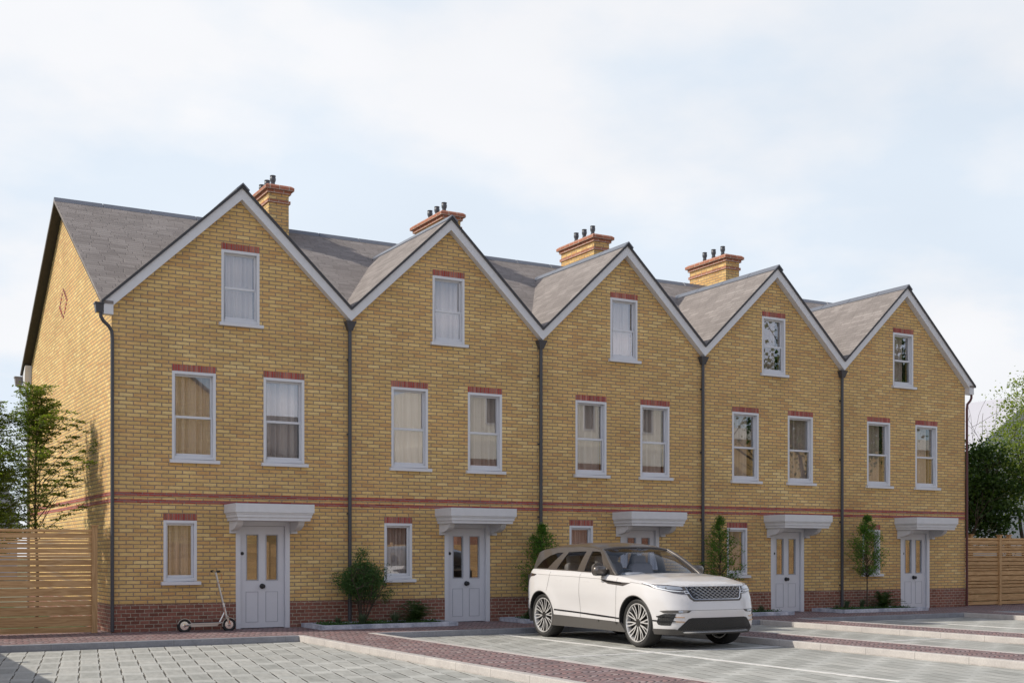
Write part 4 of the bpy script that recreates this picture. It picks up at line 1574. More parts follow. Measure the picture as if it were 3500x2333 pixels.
def mirror(mb):
    m = MB()
    m.v = [(x, -y, z) for x, y, z in mb.v]
    m.f = [tuple(f[::-1]) for f in mb.f]
    return m

def coons(c0, c1, d0, d1, nu, nv, bulge=None):
    """c0(u),c1(u): v=0 and v=1 borders; d0(v),d1(v): u=0 and u=1 borders"""
    P00, P10, P01, P11 = c0(0), c0(1), c1(0), c1(1)
    vs, fs = [], []
    for j in range(nv + 1):
        v = j / nv
        for i in range(nu + 1):
            u = i / nu
            p = (c0(u) * (1 - v) + c1(u) * v) + (d0(v) * (1 - u) + d1(v) * u) \
                - (P00 * (1 - u) * (1 - v) + P10 * u * (1 - v) + P01 * (1 - u) * v + P11 * u * v)
            if bulge: p = p + bulge(u, v)
            vs.append(p)
    for j in range(nv):
        for i in range(nu):
            a = j * (nu + 1) + i
            fs.append((a, a + 1, a + nu + 2, a + nu + 1))
    return MB().add(vs, fs)

def make_car():
    t = thing('car', 'pearl white SUV with bronze grey roof parked in the bay before the terrace', 'car', (7.6, -3.24, ZB), R(-90))
    # ---- lower body shell, half by half
    ARCH = .425
    def arch_poly(ax):
        pl = [('x', ax + ARCH * math.cos(a), .383 + ARCH * math.sin(a)) for a in [math.pi * k / 22 for k in range(23)]]
        return pl + [('x', ax - ARCH, .30), ('x', ax - ARCH, .12), ('x', ax + ARCH, .12), ('x', ax + ARCH, .30)]
    zb = lambda q: .255
    n = 70
    lowr = [(TMAX * k / n, .262) for k in range(n + 1)]
    uppr = [(TMAX * k / n, ztop(TMAX * k / n)) for k in range(n, -1, -1)]
    outer = [(a * TS, b) for a, b in lowr] + [(a * TS, b) for a, b in uppr]
    holes = []
    arcs = {}
    for ax in (0.0, 2.84):
        pts = [('x', ax + ARCH * math.cos(a), .383 + ARCH * math.sin(a)) for a in [math.pi * (-.20 + 1.4 * k / 34) for k in range(35)]]
        pts = [v for v in pts if v[2] > .2621]
        arcs[ax] = pts
    # splice the arches into the lower edge so they stay open at the bottom
    def splice(lower):
        out = []
        for ax in (2.84, 0.0):
            tt = [to_tz(v) for v in arcs[ax]]
            t0, t1 = tt[0][0], tt[-1][0]
            t0_, t1_ = t_of_x(ax + ARCH * .958, .262), t_of_x(ax - ARCH * .958, .262)
            seg = [p for p in lower if p[0] < t0_ - .05]
            out += seg + tt
            lower = [p for p in lower if p[0] > t1_ + .05]
        return out + lower
    low2 = splice(lowr)
    outer = densify([(a * TS, b) for a, b in low2] + [(a * TS, b) for a, b in uppr], .05)
    def fn(a, z):
        q = min(TMAX, max(0, a / TS))
        p = body(q, z)
        return Vector((p.x, -p.y, p.z)), nrm_at(q, z)
    half = skin(outer, [], .045, fn)
    sh = MB(); sh.add(half.v, half.f)
    m = mirror(half); sh.add(m.v, m.f)
    # ---- bonnet
    tc = t_of_x(2.20, 1.10)
    th = 3.2
    def edge(q, sy):
        z = ztop(q)
        p = body(q, z)
        return Vector((p.x, p.y * sy, z))
    cl, cr = edge(tc, 1), edge(tc, -1)
    def cowl(u):        # left (+y) to right (-y)
        b = 1 - 2 * u
        p = cl.lerp(cr, u)
        return p + Vector((.20 * (1 - b * b), 0, .028 * (1 - b * b)))
    def lip(u):
        q = (1 - 2 * u) * th
        return edge(abs(q), 1 if q >= 0 else -1)
    def sideL(v): return edge(tc + (th - tc) * v, 1)
    def sideR(v): return edge(tc + (th - tc) * v, -1)
    def hb(u, v):
        b = abs(2 * u - 1)
        h = .058 * (1 - b ** 3) * math.sin(math.pi * min(1, v * .93 + .03)) ** .7
        h += .012 * math.exp(-((b - .62) / .12) ** 2) * (1 - v) ** .5 * math.sin(math.pi * v) 
        return Vector((0, 0, h * (1 - v ** 6) * min(1, v * 12 + .0)))
    bon = coons(cowl, lip, sideL, sideR, 36, 30, hb)
    sh.add(bon.v, bon.f)
    bodyo = sh.build('body', M['carpaint'], t, smooth=True, angle=50)
    # ---- greenhouse side surface
    def yb(x):
        q = t_of_x(max(-.74, min(3.0, x)), 1.0)
        return body(q, ztop(q)).y
    def yg(x, z):
        h = max(0, z - (1.15 - .012 * x))
        return yb(x) - .012 - .27 * h - .42 * h * h
    def gfn(off):
        def f(x, z):
            p = Vector((x, -(yg(x, z) + off), z))
            return p, Vector((0, -1, .4)).normalized()
        return f
    side = [(-.76, 1.188), (-.65, 1.36), (-.56, 1.468), (-.28, 1.532), (.2, 1.568), (.8, 1.578), (1.25, 1.562), (1.52, 1.520), (1.78, 1.385), (2.20, 1.105),
            (1.6, 1.128), (1.0, 1.150), (.4, 1.168), (-.3, 1.184)]
    G1 = [(-.36, 1.207), (.06, 1.200), (.40, 1.480), (.20, 1.470), (.0, 1.425), (-.20, 1.335)]
    G2 = [(.36, 1.192), (1.03, 1.172), (1.10, 1.498), (.56, 1.486)]
    G3 = [(1.24, 1.166), (1.88, 1.148), (1.60, 1.440), (1.52, 1.490), (1.27, 1.498)]
    dn = lambda pl: densify(pl, .07)
    gh = skin(dn(side), [dn(G1), dn(G2), dn(G3)], .08, gfn(0), thick=.02)
    up = MB(); up.add(gh.v, gh.f)
    mm = mirror(gh); up.add(mm.v, mm.f)
    # roof
    railpts = [(-.56, 1.468), (-.28, 1.532), (.2, 1.568), (.8, 1.578), (1.25, 1.562), (1.52, 1.520)]
    def rail(v, sy):
        x, z = catmull(railpts, v * (len(railpts) - 1))
        return Vector((x, yg(x, z) * sy, z))
    def rear_e(u):
        b = 1 - 2 * u
        return rail(0, 1).lerp(rail(0, -1), u) + Vector((-.10 * (1 - b * b), 0, .05 * (1 - b * b)))
    def front_e(u):
        b = 1 - 2 * u
        return rail(1, 1).lerp(rail(1, -1), u) + Vector((.03 * (1 - b * b), 0, .055 * (1 - b ** 4)))
    roof = coons(rear_e, front_e, lambda v: rail(v, 1), lambda v: rail(v, -1), 24, 22,
                 lambda u, v: Vector((0, 0, .022 * (1 - abs(2 * u - 1) ** 3) * math.sin(math.pi * v))))
    up.add(roof.v, roof.f)
    # tailgate upper part
    tl = [(-.76, 1.188), (-.65, 1.36), (-.56, 1.468)]
    def tail(v, sy):
        x, z = catmull(tl, 2 * v)
        return Vector((x, yg(x, z) * sy, z))
    def tail_b(u):
        b = 1 - 2 * u
        return tail(0, 1).lerp(tail(0, -1), u) + Vector((-.06 * (1 - b * b), 0, .01))
    tg = coons(tail_b, rear_e, lambda v: tail(v, 1), lambda v: tail(v, -1), 16, 8)
    up.add(tg.v, tg.f)
    # windscreen pillars
    apil = [(1.52, 1.520), (1.78, 1.385), (2.20, 1.105)]
    def ap(v, sy, off=0.0):
        x, z = catmull(apil, 2 * v)
        return Vector((x + off, yg(x, z) * sy, z))
    for sy in (-1, 1):
        pts = [ap(k / 10, sy) for k in range(11)]
        pts = [p + Vector((.005, -sy * .020, 0)) for p in pts]
        up.tube(pts, [.030 + .004 * k / 10 for k in range(11)], 10)
    up.tube([front_e(k / 16) + Vector((-.005, 0, -.012)) for k in range(17)], .018, 8)
    roofo = up.build('roof', M['bronze'], t, smooth=True, angle=45)
    # side glass
    for sy, nm in ((-1, 'right'), (1, 'left')):
        for pl in (G1, G2, G3):
            g = skin(dn(pl), [], .12, gfn(-.010))
            if sy > 0: g = mirror(g)
            g.build('side_window', M['carglass'], t, smooth=True)
    # windscreen
    def wl(v, sy): return ap(v, sy) + Vector((-.012, -sy * .012, -.004))
    def cw(u):
        b = 1 - 2 * u
        return wl(1, 1).lerp(wl(1, -1), u) + Vector((.185 * (1 - b * b), 0, .03 * (1 - b * b)))
    fe = lambda u: wl(0, 1).lerp(wl(0, -1), u) + Vector((.03 * (1 - (1 - 2 * u) ** 2), 0, .042 * (1 - (1 - 2 * u) ** 4)))
    ws = coons(fe, cw, lambda v: wl(v, 1), lambda v: wl(v, -1), 20, 16, lambda u, v: Vector((.03, 0, .02)) * (math.sin(math.pi * v) * (1 - abs(2 * u - 1) ** 2)))
    ws.build('windscreen', M['screen'], t, smooth=True)
    # bonnet vents
    for sy in (-1, 1):
        v = MB()
        vs = []
        for k in range(9):
            u = k / 8
            x = 2.33 + .36 * u
            wv = .028 * math.sin(math.pi * u) ** .6
            for s in (-1, 1):
                vs.append((x, sy * (.565 + s * wv - .06 * u), 0))
        # drop the vent on to the bonnet
        def zbon(x, y):
            best, bz = 9, 1.1
            for p in bon.v:
                d = (p[0] - x) ** 2 + (p[1] - y) ** 2
                if d < best: best, bz = d, p[2]
            return bz
        vs = [(x, y, zbon(x, y) + .010) for x, y, z in vs]
        v.add(vs, [(2 * k, 2 * k + 1, 2 * k + 3, 2 * k + 2) for k in range(8)])
        v.build('bonnet_vent', M['clad'], t)
    both = lambda mb: (mb, mirror(mb))
    # ---- panels laid on the shell
    for sd in (0, 1):
        def put(pl, off, name, mat, parent=t, **k):
            mb = panel(pl, off, **k)
            if sd: mb = mirror(mb)
            return mb.build(name, mat, parent, smooth=True, fix=False)
        # sill cladding and stripe
        put([('x', .30, .225), ('x', 2.55, .225), ('x', 2.42, .375), ('x', .43, .415)], .006, 'sill', M['clad'], thick=.05)
        put([('x', .455, .487), ('x', 2.41, .422), ('x', 2.41, .446), ('x', .455, .512)], .004, 'side_strip', M['trim'])
        put([('x', 3.27, .43), ('y', .865, .425), ('y', .865, .447), ('x', 3.27, .452)], .004, 'side_strip', M['trim'])
        # doors: shut lines
        sw = .004
        front = put([('x', 1.225, .40), ('x', 1.225 + 2 * sw, .40), ('x', 1.230 + 2 * sw, 1.10), ('x', 1.235 + 2 * sw, 1.145), ('x', 1.235, 1.145), ('x', 1.230, 1.10)], .0022, 'door_seam', M['seam'], thick=0)
        put([('x', 2.30, .38), ('x', 2.30 + 2 * sw, .38), ('x', 2.33 + 2 * sw, 1.07), ('x', 2.33, 1.07)], .0022, 'door_seam', M['seam'], thick=0)
        put([('x', .22, .82), ('x', .22 + 2 * sw, .82), ('x', .27 + 2 * sw, 1.145), ('x', .27, 1.145)], .0022, 'door_seam', M['seam'], thick=0)
        put([('x', -.15, 1.098), ('x', 1.2, 1.066), ('x', 1.86, 1.046), ('x', 1.86, 1.051), ('x', 1.2, 1.071), ('x', -.15, 1.103)], .0022, 'shoulder_seam', M['seam'], thick=0)
        put([('x', 2.70, 1.012), ('x', 3.10, .975), ('x', 3.10, .980), ('x', 2.70, 1.017)], .0022, 'shoulder_seam', M['seam'], thick=0)
        for x0 in (.48, 1.33):
            put([('x', x0, 1.000), ('x', x0 + .18, .993), ('x', x0 + .18, 1.020), ('x', x0, 1.027)], .003, 'door_handle', M['carpaint'], thick=.004)
        # front wing vent
        put([('x', 1.86, 1.045), ('x', 2.02, .995), ('x', 2.10, .975), ('x', 2.52, .950), ('x', 2.62, .975), ('x', 2.72, 1.000), ('x', 2.50, 1.006)], .005, 'side_vent', M['bronze'], thick=.006)
        put([('x', 1.93, 1.030), ('x', 2.10, .998), ('x', 2.46, .980), ('x', 2.52, 1.000)], .0075, 'vent_insert', M['trim'], thick=.004)
        # tail lamp
        put([('x', -.18, 1.100), ('x', -.45, 1.118), ('x', -.68, 1.125), ('x', -.69, .99), ('x', -.50, .995), ('x', -.42, 1.055), ('x', -.25, 1.070)], .006, 'tail_light', M['red_lens'], thick=.008)
        # front lamp
        hl = put([('x', 2.98, 1.002), ('x', 3.20, .992), ('y', .74, .978), ('y', .575, .955), ('y', .475, .838), ('y', .60, .840), ('y', .73, .862), ('y', .80, .892), ('x', 3.28, .930), ('x', 3.12, .972)], .005, 'headlight', M['lens_dark'], thick=.008)
        put([('x', 3.22, .975), ('y', .74, .962), ('y', .60, .945), ('y', .565, .905), ('y', .74, .912), ('x', 3.36, .935)], .009, 'lamp_lens', M['lens'], hl, thick=.004)
        put([('x', 3.03, .994), ('x', 3.20, .968), ('x', 3.32, .925), ('y', .76, .888), ('y', .58, .872), ('y', .58, .884), ('y', .76, .902), ('x', 3.34, .938), ('x', 3.22, .980), ('x', 3.05, 1.000)], .010, 'light_strip', M['drl'], hl, thick=.004)
        lq = [('y', .575, .892), ('y', .52, .892), ('y', .485, .848), ('y', .555, .848)]
        put(lq, .010, 'light_strip', M['drl'], hl, thick=.004)
        put([('y', .562, .884), ('y', .527, .884), ('y', .503, .858), ('y', .550, .858)], .012, 'lamp_lens', M['lens_dark'], hl, thick=.003)
        # fog lamp recess and side intakes
        fg = put([('y', .50, .600), ('y', .55, .565), ('y', .66, .560), ('y', .80, .556), ('y', .855, .56), ('x', 3.40, .590), ('y', .82, .602), ('y', .66, .600)], .005, 'fog_lamp', M['clad'], thick=.006)
        put([('y', .56, .592), ('y', .59, .572), ('y', .70, .572), ('y', .70, .592)], .009, 'lamp_lens', M['lens'], fg, thick=.003)
        vt = put([('y', .73, .550), ('y', .85, .550), ('x', 3.38, .520), ('x', 3.35, .415), ('x', 3.37, .382), ('y', .86, .372), ('y', .79, .372)], .004, 'side_intake', M['mesh'], thick=.006)
        for z0 in (.487, .420):
            put([('y', .62, z0), ('y', .74, z0 + .006), ('y', .74, z0 + .022), ('y', .62, z0 + .014)], .012, 'intake_fin', M['copper'], vt, thick=.012)
            put([('y', .74, z0 + .006), ('x', 3.35, z0 + .008), ('x', 3.35, z0 + .028), ('y', .74, z0 + .022)], .012, 'intake_fin', M['trim'], vt, thick=.012)
        # lower cladding at the corners
        put([('y', .0, .235), ('x', 3.27, .235), ('x', 3.27, .318), ('y', .74, .318), ('y', .66, .300), ('y', .0, .300)], .007, 'bumper_skirt', M['clad'], thick=.03)
        put([('x', -.40, .26), ('tz', 13.9, .26), ('tz', 13.9, .48), ('x', -.40, .48)], .006, 'rear_skirt', M['clad'], thick=.03)
        put([('x', -.43, .64), ('x', -.70, .665), ('x', -.70, .68), ('x', -.43, .655)], .004, 'side_strip', M['trim'], thick=.004)
    def cen(pl, off, name, mat, parent=t, **k):
        return panel(pl, off, **k).build(name, mat, parent, smooth=True, fix=False)
    gr = cen([('y', -.575, .957), ('y', .575, .957), ('y', .50, .775), ('y', .445, .735), ('y', -.445, .735), ('y', -.50, .775)], .005, 'grille', M['clad'], thick=.008)
    cen([('y', -.535, .950), ('y', .535, .950), ('y', .465, .785), ('y', .42, .757), ('y', -.42, .757), ('y', -.465, .785)], .008, 'grille_frame', M['silver'], gr, thick=.004)
    cen([('y', -.515, .947), ('y', .515, .947), ('y', .452, .793), ('y', .412, .768), ('y', -.412, .768), ('y', -.452, .793)], .010, 'grille_mesh', M['black'], gr, thick=.003)
    # honeycomb bars: zigzag silver wires
    wires = MB()
    rows = 7
    def on_nose(y, z, off):
        q = t_of_y(abs(y), z)
        p = body(q, z); nn = nrm_at(q, z)
        p = p + nn * off
        return Vector((p.x, math.copysign(p.y, y) if y else 0.0, p.z))
    for r in range(rows):
        z = .780 + r * .0265
        hw = .412 + (.515 - .412) * (z - .768) / .18
        pts = []
        y = -hw
        k = 0
        cell = .088
        yk = math.floor(-hw / cell) * cell + (cell * .5 if r % 2 else 0)
        seq = []
        while yk < hw + cell:
            seq += [(yk, z - .0065), (yk + cell * .36, z - .0065), (yk + cell * .5, z + .0065), (yk + cell * .86, z + .0065)]
            yk += cell
        seq = [p for p in seq if -hw <= p[0] <= hw]
        wires.tube([on_nose(a, b, .014) for a, b in seq], .0042, 5)
    wires.build('grille_bars', M['silver'], gr, fix=False, smooth=True)
    cen([('y', -.50, .487), ('y', .50, .487), ('y', .555, .475), ('y', .70, .325), ('y', .70, .302), ('y', -.70, .302), ('y', -.70, .325), ('y', -.555, .475)], .005, 'lower_intake', M['mesh'], thick=.006)
    cen([('y', -.60, .270), ('y', .60, .270), ('y', .62, .283), ('y', .60, .297), ('y', -.60, .297), ('y', -.62, .283)], .028, 'skid_plate', M['silver'], thick=.025)
    for sgn in (1,):
        cen([('y', -.80, .598), ('y', .80, .598), ('y', .80, .603), ('y', -.80, .603)], .002, 'bumper_seam', M['seam'], thick=0)
    # ---- wheel arches, underside
    un = MB()
    for ax in (0.0, 2.84):
        for sy in (-1, 1):
            pts = arcs[ax]
            P = []
            for v in pts:
                q, z = to_tz(v)
                p = body(q, z)
                P.append(Vector((p.x, p.y * sy, p.z)))
            n_ = len(P)
            Q = [Vector((p.x, sy * .60, p.z)) for p in P]
            un.add(P + Q, [(i, i + 1, n_ + i + 1, n_ + i) for i in range(n_ - 1)])
            un.add(Q + [Vector((ax, sy * .60, .383))], [(i, i + 1, n_) for i in range(n_ - 1)])
    un.box(-.80, 3.45, -.58, .58, .22, .46)
    un.box(.45, 2.38, -.88, .88, .23, .40)
    un.build('underbody', M['under'], t, fix=False)
    trim = MB()
    for ax in (0.0, 2.84):
        for sy in (-1, 1):
            pts = []
            for v in arcs[ax]:
                q, z = to_tz(v)
                p = body(q, z)
                pts.append((p.x, (p.y - .004) * sy, p.z))
            trim.tube(pts, .009, 6)
    trim.build('arch_trim', M['clad'], t, smooth=True, fix=False)
    # ---- wheels
    def wheel(ax, sy, steer=0.0):
        rr = .383
        wy = .905 * sy
        o = sy
        tp = [(.300, -.105), (.345, -.128), (.368, -.122), (.380, -.095), (.383, -.04), (.383, .04), (.380, .095), (.368, .122), (.345, .130), (.318, .120), (.300, .105)]
        tyre_c = wy - o * .125
        w = bpy.data.objects.new('wheel', None)
        link(w, t)
        w.location = (ax, tyre_c, rr)
        w.rotation_euler = (0, 0, steer)
        ty = MB().lathe([(a, b * o) for a, b in tp], (0, 0, 0), 'y', 56, closed=True)
        ty.build('tyre', M['tyre'], w, smooth=True, angle=50)
        tr = MB()
        for k in range(5):
            y = -.08 + .04 * k
            tr.lathe([(.3815, y - .003), (.3845, y - .002), (.3845, y + .002), (.3815, y + .003)], (0, 0, 0), 'y', 56)
        rim = MB().lathe([(.302, .112 * o), (.302, .122 * o), (.292, .124 * o), (.286, .112 * o), (.278, .05 * o), (.272, -.08 * o), (.290, -.08 * o)], (0, 0, 0), 'y', 48, closed=True)
        rim.build('rim', M['alloy'], w, smooth=True)
        dk = MB().lathe([(.281, .045 * o), (.05, .03 * o), (0, .03 * o)], (0, 0, 0), 'y', 40)
        dk.lathe([(.30, .0), (.0, -.02 * o)], (0, 0, 0), 'y', 32)
        dk.build('rim_barrel', M['under'], w, smooth=True)
        MB().lathe([(.19, .036 * o), (.19, .046 * o), (.08, .046 * o), (.07, .05 * o), (0, .05 * o)], (0, 0, 0), 'y', 32).build('brake_disc', M['alloy_dark'], w, smooth=True)
        sp, sd_ = MB(), MB()
        ns = 10
        for k in range(ns):
            a0 = 2 * math.pi * k / ns + .12
            for s in (-1, 1):
                pts = []
                for q in range(7):
                    u = q / 6
                    r = .062 + (.287 - .062) * u
                    da = s * (.105 * u ** .8 + .050 * math.sin(math.pi * u))
                    wdt = .0098 + .003 * (1 - u) * 0 
                    pts.append((r, a0 + da, .100 * o + .010 * o * u - .012 * o * math.sin(math.pi * u), wdt))
                vs = []
                for r, a, y, wd in pts:
                    c, s_ = math.cos(a), math.sin(a)
                    tx, tz_ = -s_, c
                    vs += [(r * c - tx * wd, y, r * s_ - tz_ * wd), (r * c + tx * wd, y, r * s_ + tz_ * wd),
                           (r * c + tx * wd * 1.2, y - .03 * o, r * s_ + tz_ * wd * 1.2), (r * c - tx * wd * 1.2, y - .03 * o, r * s_ - tz_ * wd * 1.2)]
                for q in range(6):
                    b, c2 = 4 * q, 4 * q + 4
                    sp.add(vs[b:b + 2] + vs[c2:c2 + 2], [(0, 1, 3, 2)])
                    sd_.add(vs[b:b + 4] + vs[c2:c2 + 4], [(1, 2, 6, 5), (0, 4, 7, 3)])
        sp.build('spokes', M['alloy'], w, smooth=True)
        sd_.build('spoke_sides', M['alloy_dark'], w)
        hb_ = MB().lathe([(.072, .07 * o), (.070, .095 * o), (.060, .101 * o), (.035, .103 * o), (.033, .110 * o), (0, .112 * o)], (0, 0, 0), 'y', 24)
        for k in range(5):
            a = 2 * math.pi * k / 5 + .3
            hb_.lathe([(.009, .098 * o), (.009, .106 * o), (0, .107 * o)], (.052 * math.cos(a), 0, .052 * math.sin(a)), 'y', 8)
        hb_.build('hub', M['alloy_dark'], w, smooth=True)
    for ax in (0.0, 2.84):
        for sy in (-1, 1):
            wheel(ax, sy)
    # ---- mirrors
    for sy in (-1, 1):
        mx, my, mz = 1.90, .985, 1.178
        vs, fs = [], []
        nu, nv = 14, 8
        mb = MB()
        for j in range(nv + 1):
            ph = -math.pi / 2 + math.pi * j / nv
            for i in range(nu):
                th_ = 2 * math.pi * i / nu
                cx_ = math.copysign(abs(math.cos(th_)) ** .6, math.cos(th_)) * math.cos(ph) ** .55
                cy_ = math.copysign(abs(math.sin(th_)) ** .7, math.sin(th_)) * math.cos(ph) ** .55
                cz_ = math.copysign(abs(math.sin(ph)) ** .75, math.sin(ph))
                vs.append((mx + .095 * cx_ * (1 if cx_ > 0 else .55), sy * (my + .130 * cy_), mz + .080 * cz_ + .012 * cx_))
        for j in range(nv):
            for i in range(nu):
                fs.append((j * nu + i, j * nu + (i + 1) % nu, (j + 1) * nu + (i + 1) % nu, (j + 1) * nu + i))
        mo = mb.add(vs, fs).build('door_mirror', M['bronze'], t, smooth=True, angle=180)
        bs = MB().prism([(mx - .05, mz - .075), (mx + .07, mz - .075), (mx + .085, mz - .045), (mx - .05, mz - .045)], 'y', sy * .80, sy * 1.07)
        bs.build('mirror_base', M['trim'], mo, bevel=.008)
    # roof aerial
    MB().prism([(-.40, 0), (-.20, 0), (-.36, .055), (-.40, .055)], 'y', -.02, .02)
    ra = MB().prism([(-.42, 1.575), (-.24, 1.588), (-.38, 1.64), (-.41, 1.64)], 'y', -.018, .018).build('aerial', M['bronze'], t, bevel=.006)
    # ---- inside
    def rbox(mb, c, s, tilt=0.0, p=.35):
        nu, nv = 16, 10
        vs, fs = [], []
        for j in range(nv + 1):
            ph = -math.pi / 2 + math.pi * j / nv
            for i in range(nu):
                a = 2 * math.pi * i / nu
                f = lambda q: math.copysign(abs(q) ** p, q)
                x, y, z = s[0] * f(math.cos(a)) * math.cos(ph) ** p, s[1] * f(math.sin(a)) * math.cos(ph) ** p, s[2] * f(math.sin(ph))
                x, z = x * math.cos(tilt) - z * math.sin(tilt), x * math.sin(tilt) + z * math.cos(tilt)
                vs.append((c[0] + x, c[1] + y, c[2] + z))
        for j in range(nv):
            for i in range(nu):
                fs.append((j * nu + i, j * nu + (i + 1) % nu, (j + 1) * nu + (i + 1) % nu, (j + 1) * nu + i))
        mb.add(vs, fs)
    for sx, ys in ((1.18, (-.38, .38)), (.30, (-.40, .0, .40))):
        for y in ys:
            st = MB()
            rbox(st, (sx, y, .98), (.075, .23 if sx > 1 else .195, .33), .22)
            rbox(st, (sx - .10, y, 1.34), (.05, .13, .085), .15)
            rbox(st, (sx + .28, y, .70), (.27, .24 if sx > 1 else .2, .09))
            st.build('seat', M['seat'], t, smooth=True, angle=180, fix=False)
    db = MB()
    rbox(db, (2.05, 0, 1.00), (.26, .72, .12), 0, .5)
    rbox(db, (2.00, -.38, 1.10), (.16, .20, .055), 0, .6)
    db.build('dashboard', M['dash'], t, smooth=True, angle=180, fix=False)
    sw_ = MB()
    ring = [(1.74 + .055 * math.cos(a), -.38 + .18 * math.sin(a), 1.03 + .17 * math.cos(a)) for a in [2 * math.pi * k / 24 for k in range(25)]]
    sw_.tube(ring, .015, 8)
    sw_.tube([(1.74, -.55, 1.03), (1.75, -.38, 1.02), (1.74, -.21, 1.03)], .018, 6)
    sw_.build('steering_wheel', M['trim'], t, smooth=True, fix=False)
    im = MB()
    rbox(im, (1.58, 0, 1.49), (.02, .12, .035), .2, .5)
    im.tube([(1.60, 0, 1.50), (1.60, 0, 1.56)], .012, 6)
    im.build('rear_view_mirror', M['trim'], t, smooth=True, angle=180, fix=False)
    fl = MB().box(-.75, 2.25, -.78, .78, .50, .54)
    fl.box(-.80, .12, -.74, .74, .54, 1.08)
    fl.build('cabin_floor', M['clad'], t)
    for sy in (-1, 1):
        dc = skin(dn([(-.3, .6), (2.1, .6), (2.1, 1.09), (-.3, 1.15)]), [], .2, lambda x, z: (Vector((x, sy * (yb(x) - .09), z)), Vector((0, 1, 0))))
        dc.build('door_card', M['seat'], t, fix=False)
make_car()


# -------------------------------------------------------------- light, sky
SUN = Vector((-.7305, .2955, .6157)).normalized()
sl = bpy.data.lights.new('sun', 'SUN')
sl.energy = 3.8
sl.angle = R(.5)
sl.color = (1.0, .935, .82)
so = bpy.data.objects.new('sun', sl)
COL.objects.link(so)
so.rotation_euler = (-SUN).to_track_quat('-Z', 'Y').to_euler()

w = bpy.data.worlds.new('World')
SC.world = w
w.use_nodes = True
nt = w.node_tree
bg = nt.nodes['Background']
sky = nt.nodes.new('ShaderNodeTexSky')
sky.sky_type = 'NISHITA'
sky.sun_disc = False
sky.sun_elevation = math.asin(SUN.z)
sky.sun_rotation = math.atan2(SUN.x, SUN.y)
sky.air_density = 1.0
sky.dust_density = 1.5
tc = nt.nodes.new('ShaderNodeTexCoord')
sx = nt.nodes.new('ShaderNodeSeparateXYZ')
nt.links.new(tc.outputs['Generated'], sx.inputs[0])
def wm(op, a, b=None, clamp=False):
    nd = nt.nodes.new('ShaderNodeMath'); nd.operation = op; nd.use_clamp = clamp
    for s, v in ((nd.inputs[0], a), (nd.inputs[1], b)):
        if v is None: continue
        if isinstance(v, bpy.types.NodeSocket): nt.links.new(v, s)
        else: s.default_value = v
    return nd.outputs[0]
# project the direction onto a cloud layer so clouds flatten toward the horizon
zc = wm('ADD', wm('MAXIMUM', sx.outputs[2], 0.0), .22)
cv = nt.nodes.new('ShaderNodeCombineXYZ')
nt.links.new(wm('DIVIDE', sx.outputs[0], zc), cv.inputs[0])
nt.links.new(wm('DIVIDE', sx.outputs[1], zc), cv.inputs[1])
def wnoise(scale, detail, rough, off):
    mp = nt.nodes.new('ShaderNodeMapping'); mp.inputs['Location'].default_value = off
    nt.links.new(cv.outputs[0], mp.inputs['Vector'])
    nd = nt.nodes.new('ShaderNodeTexNoise')
    nd.inputs['Scale'].default_value = scale; nd.inputs['Detail'].default_value = detail; nd.inputs['Roughness'].default_value = rough
    nt.links.new(mp.outputs[0], nd.inputs['Vector'])
    return nd.outputs[0]
def wmap(v, a, b, c, d):
    nd = nt.nodes.new('ShaderNodeMapRange')
    nt.links.new(v, nd.inputs[0])
    for i, q in enumerate((a, b, c, d)): nd.inputs[i + 1].default_value = q
    return nd.outputs[0]
n1 = wnoise(.9, 3, .5, (2.3, 5.1, 0))
n2 = wnoise(1.7, 6, .52, (7.7, 1.9, 0))
back = wmap(sx.outputs[1], -.35, .25, 1.0, 0.0)          # sky opposite the terrace is bluer
cover = wm('ADD', wm('MULTIPLY', n1, .65), wm('MULTIPLY', n2, .35))
cl_front = wmap(cover, .36, .58, .87, 1.0)
cl_back = wmap(cover, .42, .56, 0.15, .95)
def fm(f, a, b):
    nd = nt.nodes.new('ShaderNodeMix'); nd.data_type = 'FLOAT'
    for s, v in ((nd.inputs[0], f), (nd.inputs[2], a), (nd.inputs[3], b)):
        if isinstance(v, bpy.types.NodeSocket): nt.links.new(v, s)
        else: s.default_value = v
    return nd.outputs[0]
fac = fm(back, cl_front, cl_back)
cr = nt.nodes.new('ShaderNodeValToRGB')
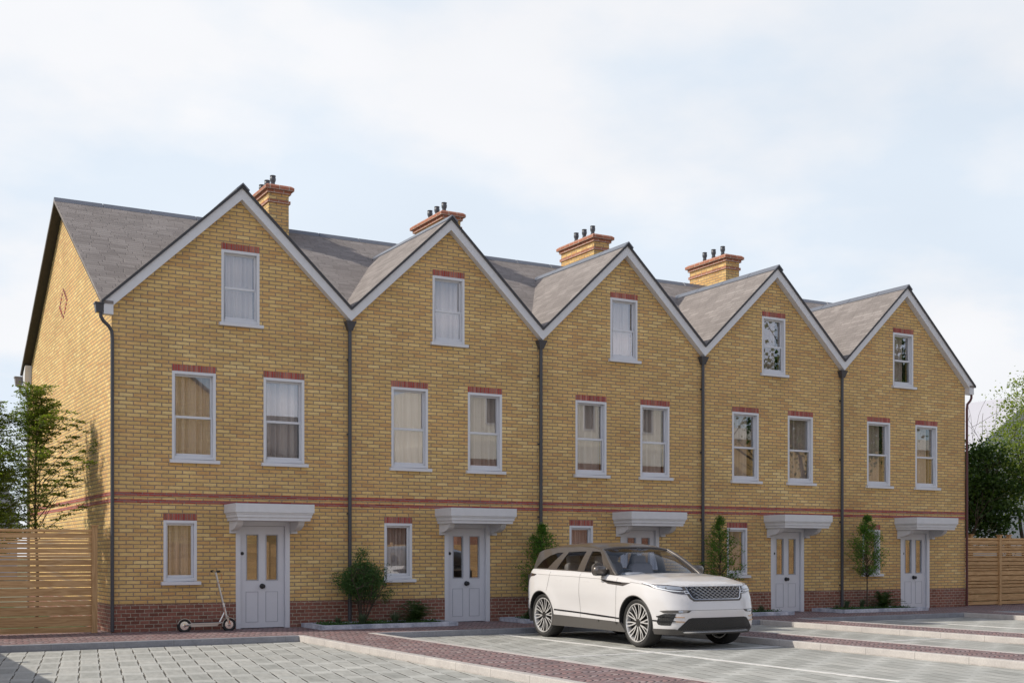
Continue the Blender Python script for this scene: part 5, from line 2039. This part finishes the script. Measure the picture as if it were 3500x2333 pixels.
cr.color_ramp.elements[0].position = .42; cr.color_ramp.elements[0].color = (.80, .885, .985, 1)
cr.color_ramp.elements[1].position = .58; cr.color_ramp.elements[1].color = (.945, .955, .985, 1)
nt.links.new(n2, cr.inputs[0])
warm = nt.nodes.new('ShaderNodeMix'); warm.data_type = 'RGBA'; warm.blend_type = 'MULTIPLY'
nt.links.new(back, warm.inputs[0]); nt.links.new(cr.outputs[0], warm.inputs[6]); warm.inputs[7].default_value = (1.33, 1.31, 1.39, 1)
cs = nt.nodes.new('ShaderNodeVectorMath'); cs.operation = 'SCALE'
nt.links.new(warm.outputs[2], cs.inputs[0]); cs.inputs['Scale'].default_value = 10.0
mx = nt.nodes.new('ShaderNodeMix'); mx.data_type = 'RGBA'
# thinner, darker cloud overhead than near the horizon
high = wmap(sx.outputs[2], .42, .80, 1.0, .22)
fac = wm('MULTIPLY', fac, high)
nt.links.new(fac, mx.inputs[0]); nt.links.new(sky.outputs[0], mx.inputs[6]); nt.links.new(cs.outputs[0], mx.inputs[7])
nt.links.new(mx.outputs[2], bg.inputs[0])
bg.inputs[1].default_value = .1

# ------------------------------------------------------------------ camera
cam = bpy.data.cameras.new('camera')
co = bpy.data.objects.new('camera', cam)
COL.objects.link(co)
SC.camera = co
F, YAW, H0 = 4183.45, R(29.465), 1891.6
cam.sensor_fit = 'HORIZONTAL'
cam.sensor_width = 36.0
cam.lens = F / 3500 * 36
cam.shift_x = 0.0
cam.shift_y = (H0 - 2333 / 2) / 3500
cam.clip_start = .1
cam.clip_end = 2000
co.location = (-4.355, -21.694, 1.356)
co.rotation_euler = (R(90), 0, -YAW)

SC.render.engine = 'CYCLES'
SC.view_settings.view_transform = 'Standard'
SC.view_settings.look = 'None'
SC.view_settings.exposure = 0.0
SC.view_settings.gamma = 1.0
SC.view_settings.use_curve_mapping = False
SC.cycles.max_bounces = 10
SC.cycles.transparent_max_bounces = 24
SC.cycles.use_denoising = True
SC.cycles.sample_clamp_indirect = 6.0
